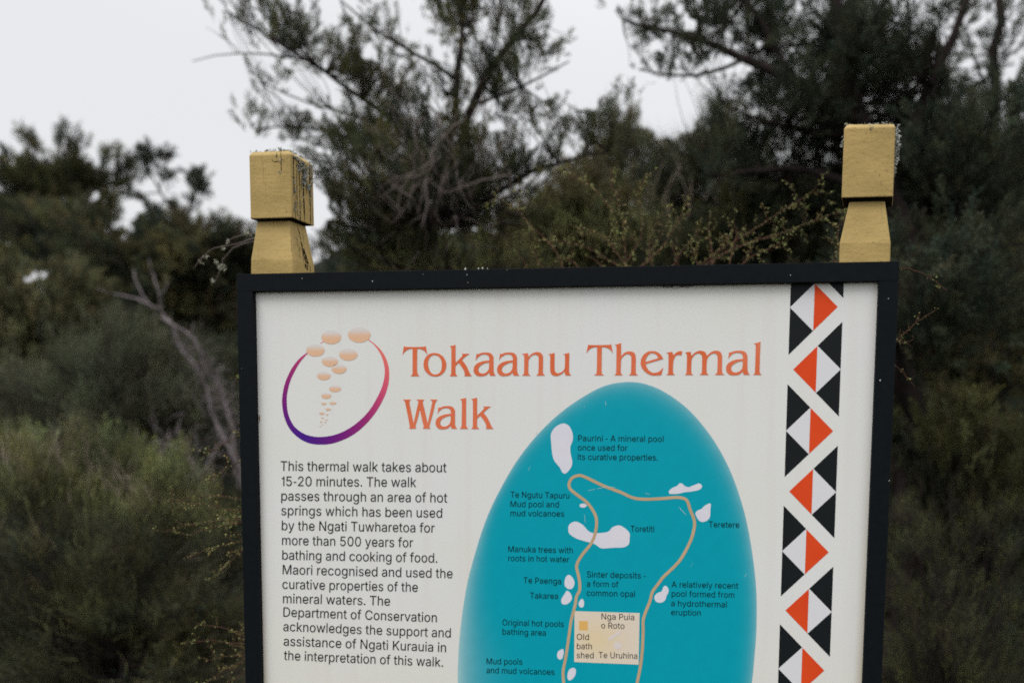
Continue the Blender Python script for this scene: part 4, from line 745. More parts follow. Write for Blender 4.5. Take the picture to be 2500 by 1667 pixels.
# the large tree behind the middle of the board
grow('tree', 'big open crowned tree right behind the board, between its two posts', 'tree', 3.1,
     [(1040, 740, 22), (1055, 560, 18), (1085, 430, 15), (1112, 300, 12)],
     [[(1112, 300, 11), (1117, 198, 9), (1131, 100, 7), (1125, 0, 5), (1140, -80, 3)],
      [(1100, 400, 12), (1156, 253, 11), (1200, 165, 10), (1236, 114, 9), (1320, 8, 7), (1380, -80, 5)],
      [(1090, 430, 10), (986, 320, 7), (880, 235, 6), (760, 150, 5), (650, 88, 4), (560, 30, 2)],
      [(1117, 198, 6), (1060, 150, 5), (982, 122, 4), (900, 60, 3), (830, 0, 2)],
      [(1070, 490, 9), (960, 400, 6), (860, 335, 4), (740, 300, 3), (630, 315, 2)],
      [(1060, 560, 9), (960, 480, 6), (860, 430, 4), (800, 400, 3)],
      [(1150, 260, 5), (1220, 235, 4), (1300, 205, 3), (1390, 150, 1.5)],
      [(1090, 560, 9), (1200, 490, 7), (1290, 415, 6), (1380, 390, 4), (1490, 370, 2.5)],
      [(1236, 114, 4), (1290, 90, 3), (1330, 60, 2)],
      [(1060, 620, 10), (940, 570, 8), (800, 540, 5)], [(760, 150, 3), (640, 130, 2), (560, 120, 1.5), (470, 150, 1)], [(986, 320, 4), (900, 290, 3), (700, 240, 2), (640, 200, 1.5)]],
     [(600,28,70,34,.75),(690,62,70,50,.8),(770,120,80,55),(840,165,80,55,1.15),(905,190,80,60,1.2),(975,230,60,45),(660,190,45,36,.6),(640,215,26,30,.5),(560,40,40,25,.25),(530,70,30,15,.2),
      (740,330,75,46,1.1),(640,305,46,36,.75),(850,360,110,72,1.3),(960,350,110,66,1.2),(1050,330,80,60),(920,440,120,80,1.6),(1050,450,130,90,1.5),(1150,400,90,80,1.3),
      (850,490,60,60,1.0),(900,560,90,90,1.3),(1000,560,190,90,2.0),(1180,520,110,90,1.8),(880,600,90,60,1.2),(1080,640,250,60,1.6),(820,610,60,50,1.0),
      (880,50,50,42,.5),(960,110,66,36,.6),(1080,60,50,70,.8),(1140,60,56,76,1.1),(1130,10,70,50,1.2),(1210,30,70,50,.9),(1290,60,46,70,.8),(1180,170,66,60,.9),(1260,180,60,56,.9),(1330,140,55,45,.75),(1395,105,26,34,.45),
      (1250,290,56,50,.7),(1350,285,50,36,.55),(1440,280,60,40,.8),(1340,350,70,40,.75),(1250,420,70,60,.9),(1120,230,66,60,.8),(1060,200,46,40,.4),(1430,340,60,40,.9),(1480,270,40,30,.9),(1220,350,60,40,.8),(770,230,60,26,.35),(950,20,60,30,.35),(1020,180,50,30,.4)],
     SPR_FINE, OLIVE + DARK, 21, gaps=[(1450, 150, 62, 120, .25), (765, 500, 34, 62, -.45), (735, 440, 20, 30, 0), (1345, 215, 40, 22, -.6), (1060, 265, 22, 14, 0), (1020, 60, 24, 34, 0), (905, 130, 30, 14, .6), (790, 215, 60, 12, .55), (1215, 310, 18, 12, 0), (1300, 345, 22, 14, 0), (1180, 70, 14, 26, .4), (1075, 130, 16, 20, 0), (740, 255, 60, 13, .5)], dens=1.35, up=.7, sub=1.3, size=.78, ddepth=.9)
# dead hanging twigs inside it
def twig_line(pts, Y, r0, r1, jit=1.5, seed=0, sides=5):
    g = np.random.default_rng(seed); q = []
    for p in spline([(p[0], p[1]) for p in pts], 14): q.append(P(p[0] + g.normal() * jit, p[1] + g.normal() * jit, Y))
    q = np.array(q); q[:, 1] += np.cumsum(g.normal(size=len(q))) * .004
    return tube(q, np.linspace(r0, r1, len(q)) * pxsize(Y), sides), q
root = thing('dead_branch', 'bare grey dead branch and twig tangle hanging in front of the big tree', 'branch', tuple(map(float, P(1080, 330, 2.35))))
tm = MB()
for i, l in enumerate([[(1085,330),(1050,400),(1000,440),(930,470),(915,500)],[(1050,400),(990,430),(950,445),(925,470)],[(1040,420),(1010,460),(990,500),(960,545)],[(1060,380),(1040,440),(1025,490),(1015,525)],[(1030,430),(985,440),(940,480)],
                       [(1085,330),(1060,370),(1040,420)],[(1120,300),(1085,330),(1060,350)],[(1010,450),(1000,480),(1000,520)],[(1040,440),(1045,490),(1030,560)],[(1000,440),(975,470),(968,510)],[(1090,320),(1070,300),(1060,270)],[(1240,430),(1150,455),(1080,480)]]):
    tf, q = twig_line(l, 2.35, 3.2, 1.1, 1.2, i); tm.add(tf)
g = np.random.default_rng(77)
for i in range(210):
    x, y = g.normal(1080, 90), g.normal(400, 80); a = math.atan2(y - 560, x - 1085) + g.normal() * .5 if i % 3 else g.uniform(1.2, 2.4); L = g.uniform(30, 110)
    tf, q = twig_line([(x, y), (x + L * .5 * math.cos(a), y + L * .5 * math.sin(a)), (x + L * math.cos(a + g.normal() * .3), y + L * math.sin(a + .2))], 2.35 + g.uniform(-.1, .35), 1.3, .6, 1.2, 1200 + i, 3); tm.add(tf)
tm.build('twig_cluster', M_ltwig, root, True)['kind'] = 'stuff'

# the great dark tree on the right
grow('tree', 'massive dark tree filling the upper right, branches reaching left', 'tree', 3.6,
     [(2230, 760, 34), (2210, 560, 30), (2150, 400, 26), (2080, 280, 22)],
     [[(2080, 280, 20), (1960, 210, 13), (1832, 139, 10), (1752, 118, 8), (1690, 92, 7), (1620, 72, 5), (1520, 50, 3)],
      [(2100, 300, 18), (2060, 150, 15), (2040, 0, 12), (2030, -100, 10)], [(1960, 210, 8), (1880, 100, 7), (1820, 0, 5), (1780, -60, 4)],
      [(2200, 520, 16), (2080, 430, 11), (1990, 408, 9), (1904, 404, 7), (1811, 418, 5), (1740, 430, 3)],
      [(2150, 400, 16), (2260, 250, 13), (2330, 100, 10), (2380, -60, 8)], [(2210, 560, 14), (2350, 430, 10), (2500, 360, 8)],
      [(1832, 139, 5), (1740, 200, 4), (1640, 190, 3), (1560, 170, 2)], [(2080, 330, 9), (1960, 330, 7), (1860, 300, 4), (1780, 260, 3)]],
     [(1545,45,66,44,.7),(1640,45,80,56,1.2),(1560,130,56,50,.55),(1600,165,66,42,.8),(1700,100,80,60,1.2),(1800,60,100,90,1.6),(1800,165,60,40,.7),(1900,110,100,110,1.8),(1960,260,110,90,1.8),(2050,100,120,120,2.0),
      (1640,200,50,30,.6),(1590,240,36,30,.3),(2060,260,120,120,2.0),(2180,190,120,130,2.0),(2140,60,120,80,1.8),(1880,230,60,60,1.4),(1850,320,110,60,1.6),(1770,290,60,40,.8),(1860,410,110,60,1.8),(2000,390,150,90,2.0),(2150,400,150,120,2.0),
      (2260,80,80,60,.8),(2260,330,110,90,2.0),(2400,330,120,100,1.8),(2330,20,70,50,.7),(2300,520,200,140,2.0),(2450,480,100,160,1.8),(2230,150,60,70,.9),(1740,390,60,50,.9),(1730,20,90,40,1.3),(2250,700,220,120,1.8),(2450,700,120,120,1.8),(1920,500,100,60,1.4),(1680,150,50,30,.6),(2300,250,80,60,1.1),(2480,250,60,60,1.2)],
     SPR_FINE, DARK, 22, dens=1.15, up=.5, sub=1.2, size=.95, ddepth=1.2,
     gaps=[(2395, 125, 36, 100, -.12), (2475, 120, 22, 78, 0), (2272, 200, 17, 14, 0), (2232, 200, 17, 12, .6), (2290, 160, 14, 12, 0), (2325, 110, 20, 26, 0), (1915, 378, 15, 11, .3), (1795, 278, 10, 8, 0), (1835, 280, 10, 8, 0), (1630, 270, 85, 70, 0), (1480, 120, 66, 90, 0), (1545, 190, 34, 26, .3), (1790, 160, 46, 24, .3), (1680, 60, 16, 22, 0), (1735, 215, 60, 22, .3), (1605, 115, 26, 12, .4), (1660, 150, 16, 12, 0)])
grow('tree', 'slim dark trunked tree at far upper right with sky beside its trunk', 'tree', 6.0,
     [(2395, 900, 16), (2405, 500, 14), (2425, 260, 12), (2438, 80, 11), (2440, -60, 9)], [[(2425, 260, 5), (2380, 150, 3), (2350, 60, 2)]],
     [(2340,30,50,50,.55),(2380,60,40,90,.5),(2375,150,50,70,.45),(2480,20,50,34,1.0),(2480,130,40,80,.45),(2400,250,90,36,.9),(2480,230,60,40,1.0),(2330,240,50,40,.9),(2280,170,50,40,.7),(2440,430,200,100,2.0),(2300,420,160,100,2.0),(2500,400,100,100,2.0)],
     SPR_MID, DARK, 23, dens=1.0, up=.3, size=.9, ddepth=.8)

# mid distance bushes across the gap in the middle
grow('bush', 'rounded olive brown bush in the sky gap between the two big trees', 'bush', 6.5, [(1500, 700, 12), (1500, 400, 8)], [],
     [(1500,325,36,30,1.6),(1480,370,60,50,1.6),(1545,360,60,60,1.5),(1430,430,90,40,1.5),(1520,440,120,60,1.8),(1400,480,110,50,1.8),(1570,340,30,26,.7),(1540,325,30,24,.9)], SPR_MID, BROWN + OLIVE, 31, dens=1.3, size=.8, gaps=[(1630, 270, 70, 62, 0), (1450, 200, 50, 80, 0)])
grow('bush', 'tall wispy grey brown bush under the right tree, left of the right post', 'bush', 5.4, [(1760, 760, 12), (1740, 480, 8), (1700, 380, 5)], [],
     [(1650,385,56,34,.9),(1700,410,90,60,1.3),(1620,420,80,70,1.3),(1790,430,100,80,1.4),(1720,500,120,80,1.7),(1600,520,110,70,1.6),(1710,350,36,30,.6),(1760,350,50,40,1.0)], SPR_TUFT, GREY + DARK + OLIVE, 32, dens=1.1, size=.95, up=1.0, gaps=[(1630, 275, 78, 62, 0)])
grow('bush', 'dull green bush low behind the middle of the board top', 'bush', 4.6, [(1400, 800, 12), (1390, 600, 8)], [],
     [(1400,520,110,70,1.5),(1300,560,120,60,1.4),(1500,560,110,70,1.6),(1400,620,200,60,1.8),(1230,600,120,60,1.5)], SPR_MID, OLIVE + BROWN + [(.16, .16, .08)], 33, dens=1.3, size=.8)
grow('bush', 'deep green bush just left of the right post', 'bush', 4.2, [(1900, 800, 12), (1890, 600, 8)], [],
     [(1900,470,90,60,1.2),(1960,520,90,80,1.5),(1850,560,120,80,1.6),(1990,600,80,80,1.6),(1760,600,120,60,1.5),(1640,620,120,50,1.3),(2100,600,100,90,1.6)], SPR_MID, DARK + OLIVE + [(.12, .14, .09)], 34, dens=1.3, size=.8, up=.8)
grow('bush', 'low yellowish scrub along the board top, right of the left post', 'bush', 2.2, [(1120, 800, 8), (1120, 700, 5)], [],
     [(1080,640,120,32,.5),(1230,625,110,40,.6),(960,645,100,26,.4),(1340,640,80,36,.5),(1180,600,40,36,.3)], SPR_THIN, YGREEN + BROWN, 35, dens=1.0, size=.42, up=1.0)

# skyline on the left
grow('tree', 'bushy dark tree with two pointed tops on the left skyline', 'tree', 11.0, [(150, 760, 12), (150, 560, 9), (140, 440, 5)], [],
     [(75,365,26,34,1.5),(60,420,66,50,1.8),(185,370,24,40,1.6),(175,420,66,50,1.8),(120,470,130,66,2.2),(50,500,80,50,1.8),(250,440,60,46,1.6),(290,410,34,40,1.3),(250,500,80,46,1.8),(150,540,190,60,2.2),(0,440,60,40,1.6),(-60,520,80,80,1.8)],
     SPR_COARSE, DARK + OLIVE, 41, dens=1.5, size=.8, up=.8, gaps=[(328, 505, 30, 22, -.4), (225, 484, 14, 7, -.5)])
grow('tree', 'thin tree with separate round puffs of leaves against the white sky', 'tree', 9.5, [(440, 760, 8), (450, 600, 6), (430, 520, 5)],
     [[(430, 520, 4), (390, 470, 3), (360, 430, 2.5), (350, 390, 2)], [(390, 460, 2.5), (400, 420, 2), (410, 385, 2)], [(450, 560, 4), (470, 500, 3), (485, 455, 2.5)], [(390, 470, 2), (340, 470, 2), (300, 490, 1.5)], [(410, 470, 2), (405, 440, 1.5)]],
     [(350,376,18,17,2.4),(376,392,14,12,1.6),(412,382,24,13,2.4),(345,418,16,10,2.0),(368,415,16,11,1.6),(400,430,14,12,2.4),(458,432,15,12,2.2),(478,448,26,24,2.6),(490,428,14,10,2.0),(318,470,30,10,1.6),(475,490,22,14,1.2),(395,490,16,12,1.6),(415,515,36,14,1.8),(350,520,30,30,1.6)],
     SPR_COARSE, DARK + [(.06, .045, .045)], 42, dens=1.8, size=.42, up=.4, ddepth=.5, gaps=[(325, 508, 26, 22, -.4), (400, 475, 26, 12, -.5)])
grow('bush', 'brown topped thicket on the left below the thin tree', 'bush', 8.5, [(400, 900, 12), (400, 700, 8)], [],
     [(420,575,86,36,1.8),(330,600,90,60,2.0),(510,598,70,30,1.6),(560,628,90,46,1.6),(200,590,150,50,2.0),(20,640,90,34,2.2),(110,640,90,26,2.2),(200,660,90,36,2.2),(480,640,130,70,2.2),(300,660,120,60,2.2),(580,700,100,80,2.0),(60,590,120,50,1.8),(400,760,160,90,2.2),(620,620,80,70,1.4),(650,600,30,24,.7),(180,640,130,36,1.8)],
     SPR_COARSE, BROWN + DARK + DARK, 43, dens=1.5, size=.8, up=.5, gaps=[(92, 672, 31, 11, -.3), (307, 587, 11, 8, 0), (330, 505, 30, 26, -.5), (290, 545, 40, 12, -.6)])
grow('bush', 'olive yellow rounded bush at the left edge, under the white sky gap', 'bush', 7.0, [(110, 1100, 12), (110, 850, 8)], [],
     [(20,690,60,34,2.2,0),(100,710,80,26,2.4,0),(160,690,70,26,2.0,0),(60,740,110,50,2.0),(170,740,90,50,2.0),(110,800,150,60,2.2),(230,780,70,40,1.6),(20,800,80,70,2.0),(180,720,60,30,1.6,0),(60,880,160,80,1.8)], SPR_MID, [(.19, .18, .085), (.15, .16, .085), (.22, .19, .10), (.11, .125, .08)], 44, dens=1.6, size=1.1, up=1.0, gaps=[(92, 672, 31, 11, -.3)])
grow('bush', 'soft grey green bush on the left, below the bare forked branches', 'bush', 5.6, [(330, 1300, 12), (320, 1050, 8)], [],
     [(320,860,90,46,1.5),(240,900,120,60,1.8),(400,900,90,70,1.5),(330,970,150,70,2.0),(180,980,130,70,1.9),(430,1000,90,70,1.6),(60,1000,110,80,1.8),(280,1060,200,60,1.8),(520,960,60,100,1.2)], SPR_TUFT, GREY + GREY + [(.15, .165, .12), (.18, .19, .11)], 45, dens=1.2, size=.85, up=.6)
grow('bush', 'straw green bush with upright tufts filling the lower left corner', 'bush', 2.9, [(230, 1700, 14), (230, 1400, 8)], [],
     [(40,1130,60,44,.9),(130,1120,90,50,1.1),(230,1150,90,60,1.2),(330,1180,90,60,1.2),(430,1210,90,60,1.1),(60,1210,100,60,1.5),(200,1230,130,60,1.6),(340,1270,130,60,1.5),(480,1280,80,60,1.2)],
     SPR_TUFT, STRAW + YGREEN, 46, dens=.8, size=.50, up=1.7)
grow('bush', 'dark tangled undergrowth at the foot of the left side of the board', 'bush', 2.5, [(300, 1900, 14), (300, 1600, 8)], [],
     [(100,1340,150,70,1.2),(330,1370,160,70,1.2),(520,1400,90,80,1.2),(100,1480,160,90,1.4),(320,1500,160,90,1.4),(500,1550,120,90,1.4),(200,1620,250,80,1.6),(20,1560,120,90,1.8),(60,1640,160,70,1.8),(-60,1450,90,120,1.6),(480,1640,140,60,1.4)],
     SPR_TUFT, DARK + OLIVE + [(.17, .17, .10)], 47, dens=.9, size=.52, up=.5)

def spikes(owner, Y, n, xr, ycurve, Lr, m, seed, w=1.3, lean=.35):
    """thin upright shoots standing out of the top of a bush"""
    g = np.random.default_rng(seed); b = MB(); px = pxsize(Y)
    for _ in range(n):
        x = g.uniform(*xr); y = float(np.interp(x, [c[0] for c in ycurve], [c[1] for c in ycurve])) + abs(g.normal()) * 55; L = g.uniform(*Lr); a = g.normal() * lean; k = g.normal() * .3
        q = np.array([P(x + math.sin(a + k * t) * L * t, y + 25 - math.cos(a + k * t) * L * t, Y + g.normal() * .01) for t in np.linspace(0, 1, 5)])
        q[:, 1] += g.normal() * .15; b.add(tube(q, np.linspace(w, w * .4, 5) * px, 3))
    o = b.build('shoots', m, owner); o['kind'] = 'stuff'
M_straw = mat('dry straw shoot', (.38, .32, .25), .9, .05, vary=(.22, .18, .14), scale=9)
M_gshoot = mat('green shoot', (.24, .25, .10), .9, .05, vary=(.15, .14, .07), scale=9)
for _o in list(COL.objects):
    if _o.get('label', '').startswith('straw green bush'):
        spikes(_o, 2.75, 110, (-20, 560), [(0, 1110), (130, 1080), (300, 1130), (450, 1150), (560, 1150)], (50, 120), M_straw, 900, .9)
        spikes(_o, 2.72, 420, (-20, 560), [(0, 1150), (300, 1190), (560, 1200)], (30, 80), M_gshoot, 901, .9)
        spikes(_o, 2.70, 140, (-20, 560), [(0, 1250), (300, 1290), (560, 1330)], (30, 80), M_straw, 902, .7, .8)
    if _o.get('label', '').startswith('dark tangled'):
        spikes(_o, 2.35, 120, (-20, 560), [(0, 1420), (300, 1440), (560, 1420)], (30, 80), M_gshoot, 903, .7, .9)
    if _o.get('label', '').startswith('tall wispy'):
        spikes(_o, 5.0, 50, (1560, 1860), [(1560, 480), (1700, 400), (1860, 470)], (60, 120), M_straw, 904, 1.4, .3)
    if _o.get('label', '').startswith('dull green bush low behind'):
        spikes(_o, 4.2, 200, (1250, 1650), [(1250, 600), (1450, 520), (1650, 540)], (40, 110), M_gshoot, 905, 1.0, .5)

# bare pinkish branches in front of the left bushes
root = thing('dead_tree', 'bare dead sapling with pinkish grey forked branches, left of the board', 'tree', (float(P(560, 1060, 4.6)[0]), 4.6, 0))
YD = 4.6
for i, (l, r0, r1) in enumerate([([(516,1006),(495,918),(443,850),(419,793),(390,756),(390,727),(369,660)], 5, 2), ([(573,1058),(552,990),(532,939),(502,897),(485,851),(464,818),(402,776)], 5.5, 3),
                       ([(640,1500),(610,1250),(580,1120),(573,1058)], 8, 6), ([(585,1140),(540,1060),(516,1006)], 6, 5)]):
    tf, q = twig_line(l, YD, r0, r1, 2, 50 + i); mb = MB(); mb.add(tf)
    if i == 2: mb.add(tube(np.array([[q[0][0] + .1, YD, -.2], q[0]]), [.045, r0 * pxsize(YD)], 6))
    mb.build('trunk' if i == 2 else 'limb', M_pbark, root, True)
tm = MB()
for i, (l, r0, r1) in enumerate([([(390,756),(373,752),(348,739),(311,722),(269,718)], 4, 2), ([(373,752),(348,722),(332,685),(325,660)], 3.5, 1.5), ([(385,745),(380,770),(367,790)], 3.5, 1.5), ([(390,727),(405,705),(412,690)], 2.5, 1),
                       ([(552,1069),(520,1110),(490,1168),(487,1225)], 5, 2.5), ([(490,1168),(455,1110),(406,1085)], 4, 2), ([(560,1100),(575,1150),(585,1200)], 4, 2), ([(530,1040),(535,1075),(552,1069)], 4, 3), ([(406,1085),(380,1130),(330,1160)], 2.5, 1.2),
                       ([(406,1085),(385,1075),(365,1090)], 2, 1), ([(490,1168),(440,1150),(400,1160)], 2.5, 1.2), ([(369,660),(360,630)], 2, 1), ([(464,818),(475,790)], 2, 1), ([(269,718),(240,700)], 1.6, .8)]):
    tf, q = twig_line(l, YD, r0, r1, 2, 70 + i); tm.add(tf)
g = np.random.default_rng(99)
for i in range(150):                                # matted dead twiglets low on it
    x, y = (g.normal(400, 60), g.normal(1130, 32)) if i % 3 else (g.normal(540, 30), g.normal(1060, 60)); a = g.uniform(-2.6, -.5); L = g.uniform(20, 60)
    tf, q = twig_line([(x, y), (x + L * .5 * math.cos(a), y + L * .5 * math.sin(a)), (x + L * math.cos(a + .3), y + L * math.sin(a + .3))], YD - .5 + g.normal() * .15, 1.2, .6, 1, 500 + i, 4); tm.add(tf)
for i in range(90):                                 # fine side twigs along the dead limbs
    L0 = [(516,1006),(495,918),(443,850),(419,793),(390,756),(390,727),(369,660)] if i % 2 else [(573,1058),(532,939),(502,897),(464,818),(402,776)]
    p0 = spline(L0, 8)[g.integers(0, 25)]; a = g.uniform(-2.9, .3); L = g.uniform(15, 60)
    tf, q = twig_line([tuple(p0), (p0[0] + L * .5 * math.cos(a), p0[1] + L * .5 * math.sin(a)), (p0[0] + L * math.cos(a + .4), p0[1] + L * math.sin(a + .4))], YD + g.normal() * .02, 1.5, .6, 1, 900 + i, 4); tm.add(tf)
tm.build('twig_cluster', M_pbark, root, True)['kind'] = 'stuff'

# shadowy bushes to the right of the board
grow('bush', 'dim brown thicket with upright stems beside the right edge of the board', 'bush', 5.2, [(2300, 1400, 14), (2310, 1000, 10), (2290, 700, 6)],
     [[(2310, 1000, 6), (2240, 800, 4), (2200, 650, 3)], [(2310, 950, 6), (2380, 760, 4), (2420, 600, 3)], [(2420, 1100, 6), (2440, 900, 5), (2400, 780, 3)]],
     [(2280,800,140,120,1.4),(2430,820,110,130,1.4),(2230,940,120,90,1.4),(2400,960,130,90,1.4),(2300,680,150,80,1.6),(2480,700,60,100,1.4),(2180,760,60,100,1.4),(2190,900,60,90,1.5),(2180,1040,70,90,1.5)], SPR_MID, DARK + BROWN, 51, dens=1.1, size=.9, up=.5)
grow('bush', 'dull green bush low on the right, touching the board side', 'bush', 3.4, [(2290, 2000, 9), (2290, 1700, 5)], [],
     [(2230,1060,100,60,1.1),(2340,1050,110,60,1.2),(2450,1120,80,60,1.2),(2280,1140,130,60,1.4),(2420,1200,100,60,1.4)], SPR_MID, OLIVE + [(.20, .20, .08), (.16, .17, .08)], 52, dens=1.1, size=.62, up=.7)
grow('bush', 'loose yellow green sprays in the lower right corner', 'bush', 2.7, [(2300, 2100, 9), (2300, 1750, 5)], [],
     [(2220,1270,70,60,.8),(2260,1370,90,60,.9),(2350,1290,70,50,.7),(2440,1300,80,60,.9),(2170,1340,50,80,.7),(2330,1400,60,50,.6),(2480,1370,50,50,.8),(2190,1500,80,70,1.3),(2320,1500,100,80,1.3),(2450,1480,90,80,1.3),(2170,1610,90,80,1.5),(2300,1620,110,80,1.5),(2440,1620,100,90,1.5)], SPR_THIN, YGREEN[:2] + OLIVE + DARK, 53, dens=1.1, size=.62, up=.5)
grow('bush', 'almost black undergrowth at the bottom right behind the board', 'bush', 3.9, [(2320, 2000, 10), (2320, 1800, 6)], [],
     [(2250,1300,150,90,1.6),(2430,1350,120,100,1.6),(2250,1480,160,100,1.6),(2430,1520,120,110,1.6),(2300,1640,220,90,1.6),(2130,1600,100,120,1.4),(2160,1180,80,110,1.5),(2150,1420,90,120,1.6),(2260,1180,90,90,1.4),(2480,1180,80,120,1.4),(2380,1640,150,90,1.8)], SPR_MID, DARK, 54, dens=1.1, size=.75, up=.4)

# the far wood that closes off the view
g = np.random.default_rng(8); N_ = 9500
x = g.uniform(-700, 3300, N_); t = g.random(N_) ** .8
y0 = np.array(crest(x)) - 5; y = y0 + t * (1750 - y0); Yd = 14.0 - 4.5 * t + g.normal(size=N_) * .4
pos = np.array([P(a, b, c) for a, b, c in zip(x, y, Yd)]); pos = pos[pos[:, 2] > -.1]; N_ = len(pos)
pos = pos[~in_gap(pos, [(92, 672, 52, 26, -.3), (307, 587, 14, 10, 0)])]; N_ = len(pos)
pal = np.array(DARK + DARK + BROWN[:2]); dr = g.normal(size=(N_, 3)) * .5 + np.array([0, -.3, 1])
V, C = place(SPR_COARSE, pos, dr, g.uniform(1.1, 1.9, N_), pal[g.integers(0, len(pal), N_)], (.05, .04, .035), g)
TRIS[0] += len(V)
tri_mesh('distant_wood', V, C, M_leaf, None, 'stuff')['label'] = 'dense far off scrub and wood closing the view behind all the bushes'
COL.objects['distant_wood']['category'] = 'wood'

# ------------------------------------------------------------------ small leaved shrubs close behind the board
M_bud = mat('small green leaves', (1, 1, 1), .6, .25, attr='tint', trans=.25)
def budshrub(name, label, Y, stems, seed, group=None, leafd=1.0, twigl=34, rw=2.4, base=None):
    g = np.random.default_rng(seed); rt = thing(name, label, 'shrub', (float(P(base or 1530, 700, Y)[0]), Y, 0), group or GROUPS['shrub'])
    w = MB(); T = []; C = []; px = pxsize(Y)
    cols = np.array([(.30, .34, .10), (.24, .28, .09), (.36, .36, .14), (.20, .22, .08), (.34, .27, .10)])
    def leaves(p, d, n):
        for _ in range(n):
            r = unit(g.normal(size=3) + d * .3); s = unit(np.cross(r, g.normal(size=3))); l = px * g.uniform(3, 7.5); wd = l * .32
            o = p + g.normal(size=3) * px * 2; c = cols[g.integers(0, 5)] * g.uniform(.7, 1.15)
            T.append([o, o + r * l * .5 + s * wd, o + r * l]); T.append([o, o + r * l, o + r * l * .5 - s * wd]); C.append(c); C.append(c)
    def run(q, r0, r1, depth):
        w.add(tube(q, np.linspace(r0, r1, len(q)), 5 if depth == 0 else 3)); L = 0
        for i in range(1, len(q)):
            d = q[i] - q[i - 1]; L += np.linalg.norm(d) / px
            f = i / len(q)
            if g.random() < .72 * leafd: leaves(q[i], unit(d), int(g.integers(1, 4)))
            if depth < 2 and g.random() < (.34 if depth == 0 else .26) and f > .12:
                a = unit(unit(d) * .8 + unit(g.normal(size=3) * np.array([1, .8, 1])) * .9 + np.array([0, 0, .25])); ln = twigl * g.uniform(.4, 1.6) * px * (1 if depth == 0 else .6); k = max(3, int(ln / px / 6))
                tt = np.linspace(0, 1, k)[:, None]; qq = q[i] + a * ln * tt + g.normal(size=(k, 3)) * px * 1.1 * tt; run(qq, r1 * .9 + .0002, .0004, depth + 1)
    for st in stems:
        pts = st; yo = g.normal() * .10; sp_ = np.array(spline([(p[0], p[1]) for p in pts], 6.5)); n = len(sp_)
        wob = np.cumsum(g.normal(size=n)) * .0015
        q = np.array([P(a + g.normal() * .7, b + g.normal() * .7, Y + yo + wob[i]) for i, (a, b) in enumerate(sp_)])
        run(q, rw * px * .8, .7 * px, 0)
    # woody base down to the ground behind the board
    for st in stems[:3]:
        p0 = P(st[0][0], st[0][1], Y); w.add(tube(np.array([[p0[0] * .9 + .05, Y, -.1], [p0[0], Y, p0[2] * .5], p0]), [.012, .008, rw * px * .9], 5))
    w.build('stems', M_red, rt, True)['kind'] = 'stuff'
    if T: tri_mesh('leaves', np.array(T), np.array(C), M_bud, rt, 'stuff')
budshrub('shrub', 'reddish twiggy shrub with tiny pale green leaves rising above the board top', .85,
         [[(1528,700),(1528,644),(1524,590),(1520,540),(1510,500),(1503,470)],[(1528,644),(1564,581),(1568,540),(1566,505),(1552,470)],[(1528,650),(1500,610),(1480,585),(1440,562),(1390,548)],
          [(1375,670),(1366,631),(1337,589),(1295,551),(1261,514),(1206,476)],[(1520,655),(1470,625),(1430,605),(1380,592),(1320,585)],[(1500,520),(1455,467),(1410,440),(1370,412)],
          [(1560,660),(1610,610),(1640,570),(1665,520),(1690,467)],[(1700,655),(1760,610),(1800,585),(1850,555),(1890,528),(1930,502),(1990,465)],[(1690,665),(1760,625),(1830,592),(1890,575),(1940,558),(2010,530),(2075,512)],
          [(1660,660),(1650,630),(1640,600)],[(1705,655),(1695,620),(1685,590)],[(1740,660),(1736,600),(1730,560),(1735,515)],[(1290,670),(1280,640),(1260,615)],[(1330,660),(1310,630),(1300,600)],
          [(1600,665),(1585,620),(1590,570),(1610,530)],[(1480,665),(1460,640),(1430,625)],[(1640,660),(1660,620),(1700,570),(1705,545)],[(1800,660),(1830,630),(1870,610),(1895,600)],[(1550,660),(1575,640),(1600,600),(1620,560)],
          [(1780,650),(1790,600),(1800,570),(1790,545)],[(1500,470),(1490,440),(1495,410)],[(1560,470),(1575,440),(1580,420)],[(1420,665),(1400,640),(1370,625)],[(1720,655),(1750,615),(1780,580),(1785,560)],[(1730,655),(1765,620),(1810,600),(1850,590)]], 61, leafd=1.0, base=1560)
budshrub('shrub', 'leafy sprays of a shrub poking out behind the right post', .7, [[(2070,700),(2062,640),(2052,610),(2045,570),(2055,540),(2085,520)],[(2070,690),(2050,650),(2030,640),(2010,645)],[(2080,690),(2062,630),(2040,600),(2030,585)]], 62, leafd=1.4, twigl=24, base=2070)
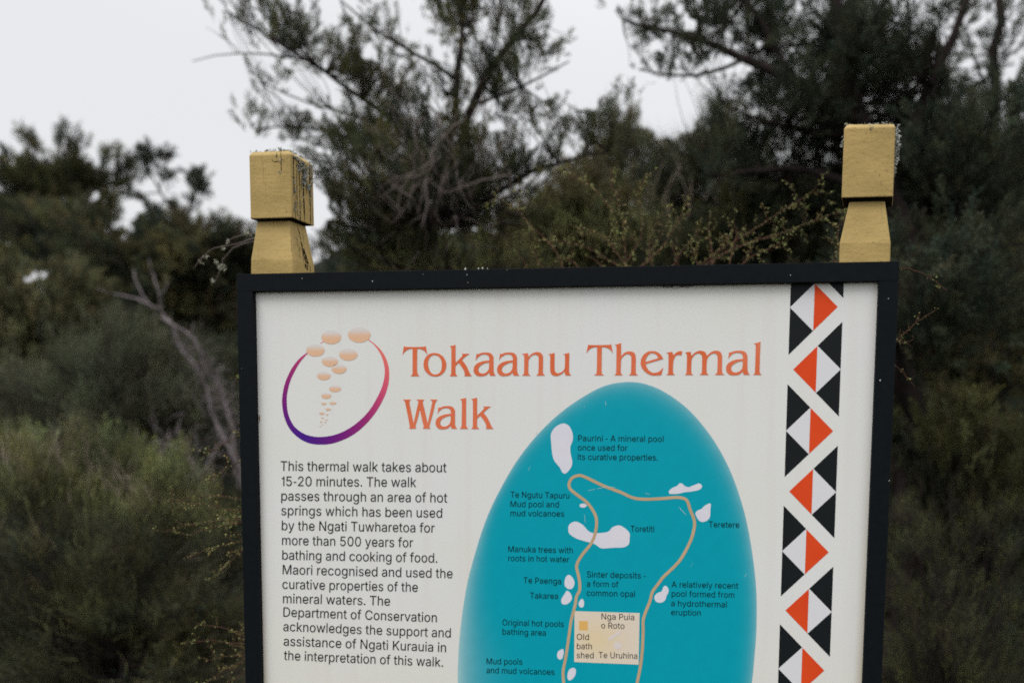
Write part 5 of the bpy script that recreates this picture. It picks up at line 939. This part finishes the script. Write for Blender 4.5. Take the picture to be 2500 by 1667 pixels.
budshrub('shrub', 'fine arching reddish twigs with buds sticking out left of the board', .22,
         [[(640,1230),(590,1220),(540,1210),(480,1212),(410,1223)],[(640,1262),(590,1250),(540,1240),(490,1230),(432,1228)],[(650,1262),(590,1268),(530,1272),(470,1280),(398,1300)],[(640,1265),(590,1275),(520,1287),(455,1307)],
          [(640,1310),(590,1320),(530,1335),(467,1356)],[(650,1300),(590,1345),(550,1385),(514,1416)],[(650,1100),(590,1125),(545,1150),(506,1175)],[(650,1030),(590,1060),(545,1085),(485,1123)],
          [(650,1590),(600,1558),(545,1532),(478,1526)],[(650,1600),(600,1582),(530,1564),(447,1566)],[(650,1600),(600,1598),(550,1602),(512,1612)],[(650,1600),(595,1615),(540,1640),(475,1690)],[(650,1615),(595,1640),(560,1665),(540,1690)],
          [(640,1590),(600,1572),(560,1568)],[(640,1260),(590,1262),(560,1258)],[(620,915),(583,928),(568,936)],[(640,1600),(600,1606),(570,1625),(545,1630)],[(620,1020),(585,1028),(565,1035)],[(640,1360),(600,1340),(560,1350)]], 63, leafd=.95, twigl=22, rw=1.7, base=640)
budshrub('shrub', 'a few thin bare curving twigs sticking out right of the board', .25,
         [[(2150,655),(2210,655),(2260,672),(2313,710)],[(2150,850),(2200,822),(2240,785),(2290,753)],[(2150,860),(2185,830),(2205,840)],[(2150,860),(2190,895),(2212,918),(2235,947)],[(2150,830),(2190,828),(2215,838)]], 64, leafd=.3, twigl=14, rw=1.7, base=2160)
# lichen covered sprig left of the left post
rt = thing('lichen_twig', 'thin drooping twigs with pale lichen tufts left of the left post', 'twig', tuple(map(float, P(640, 570, .5))))
w = MB(); pts_ = []
for i, l in enumerate([[(660,560),(622,565),(590,575),(555,590)],[(640,580),(597,594),(568,606),(543,631),(535,652),(518,689)],[(640,575),(580,594),(545,603),(518,615),(500,630),(489,640),(478,658)]]):
    tf, q = twig_line(l, .5, 1.8, .9, .6, 800 + i); w.add(tf); pts_.append(q)
w.build('stems', M_ltwig, rt, True)
g = np.random.default_rng(3); T = []; C = []
for (x, y, r, n) in [(602,569,6,34),(540,652,10,70),(528,640,5,20),(518,686,6,26),(502,626,4,16),(489,640,4,12),(556,590,4,14),(545,606,4,14)]:
    for _ in range(n):
        p = P(x + g.normal() * r * .5, y + g.normal() * r * .5, .5 + g.normal() * .006); d1, d2 = g.normal(size=3), g.normal(size=3)
        T.append([p, p + unit(d1) * .0045, p + unit(d2) * .0045]); c = g.uniform(.8, 1.1); C.append((.42 * c, .41 * c, .32 * c))
tri_mesh('lichen', np.array(T), np.array(C), M_lichen, rt, 'stuff')
print('foliage triangles', TRIS[0])
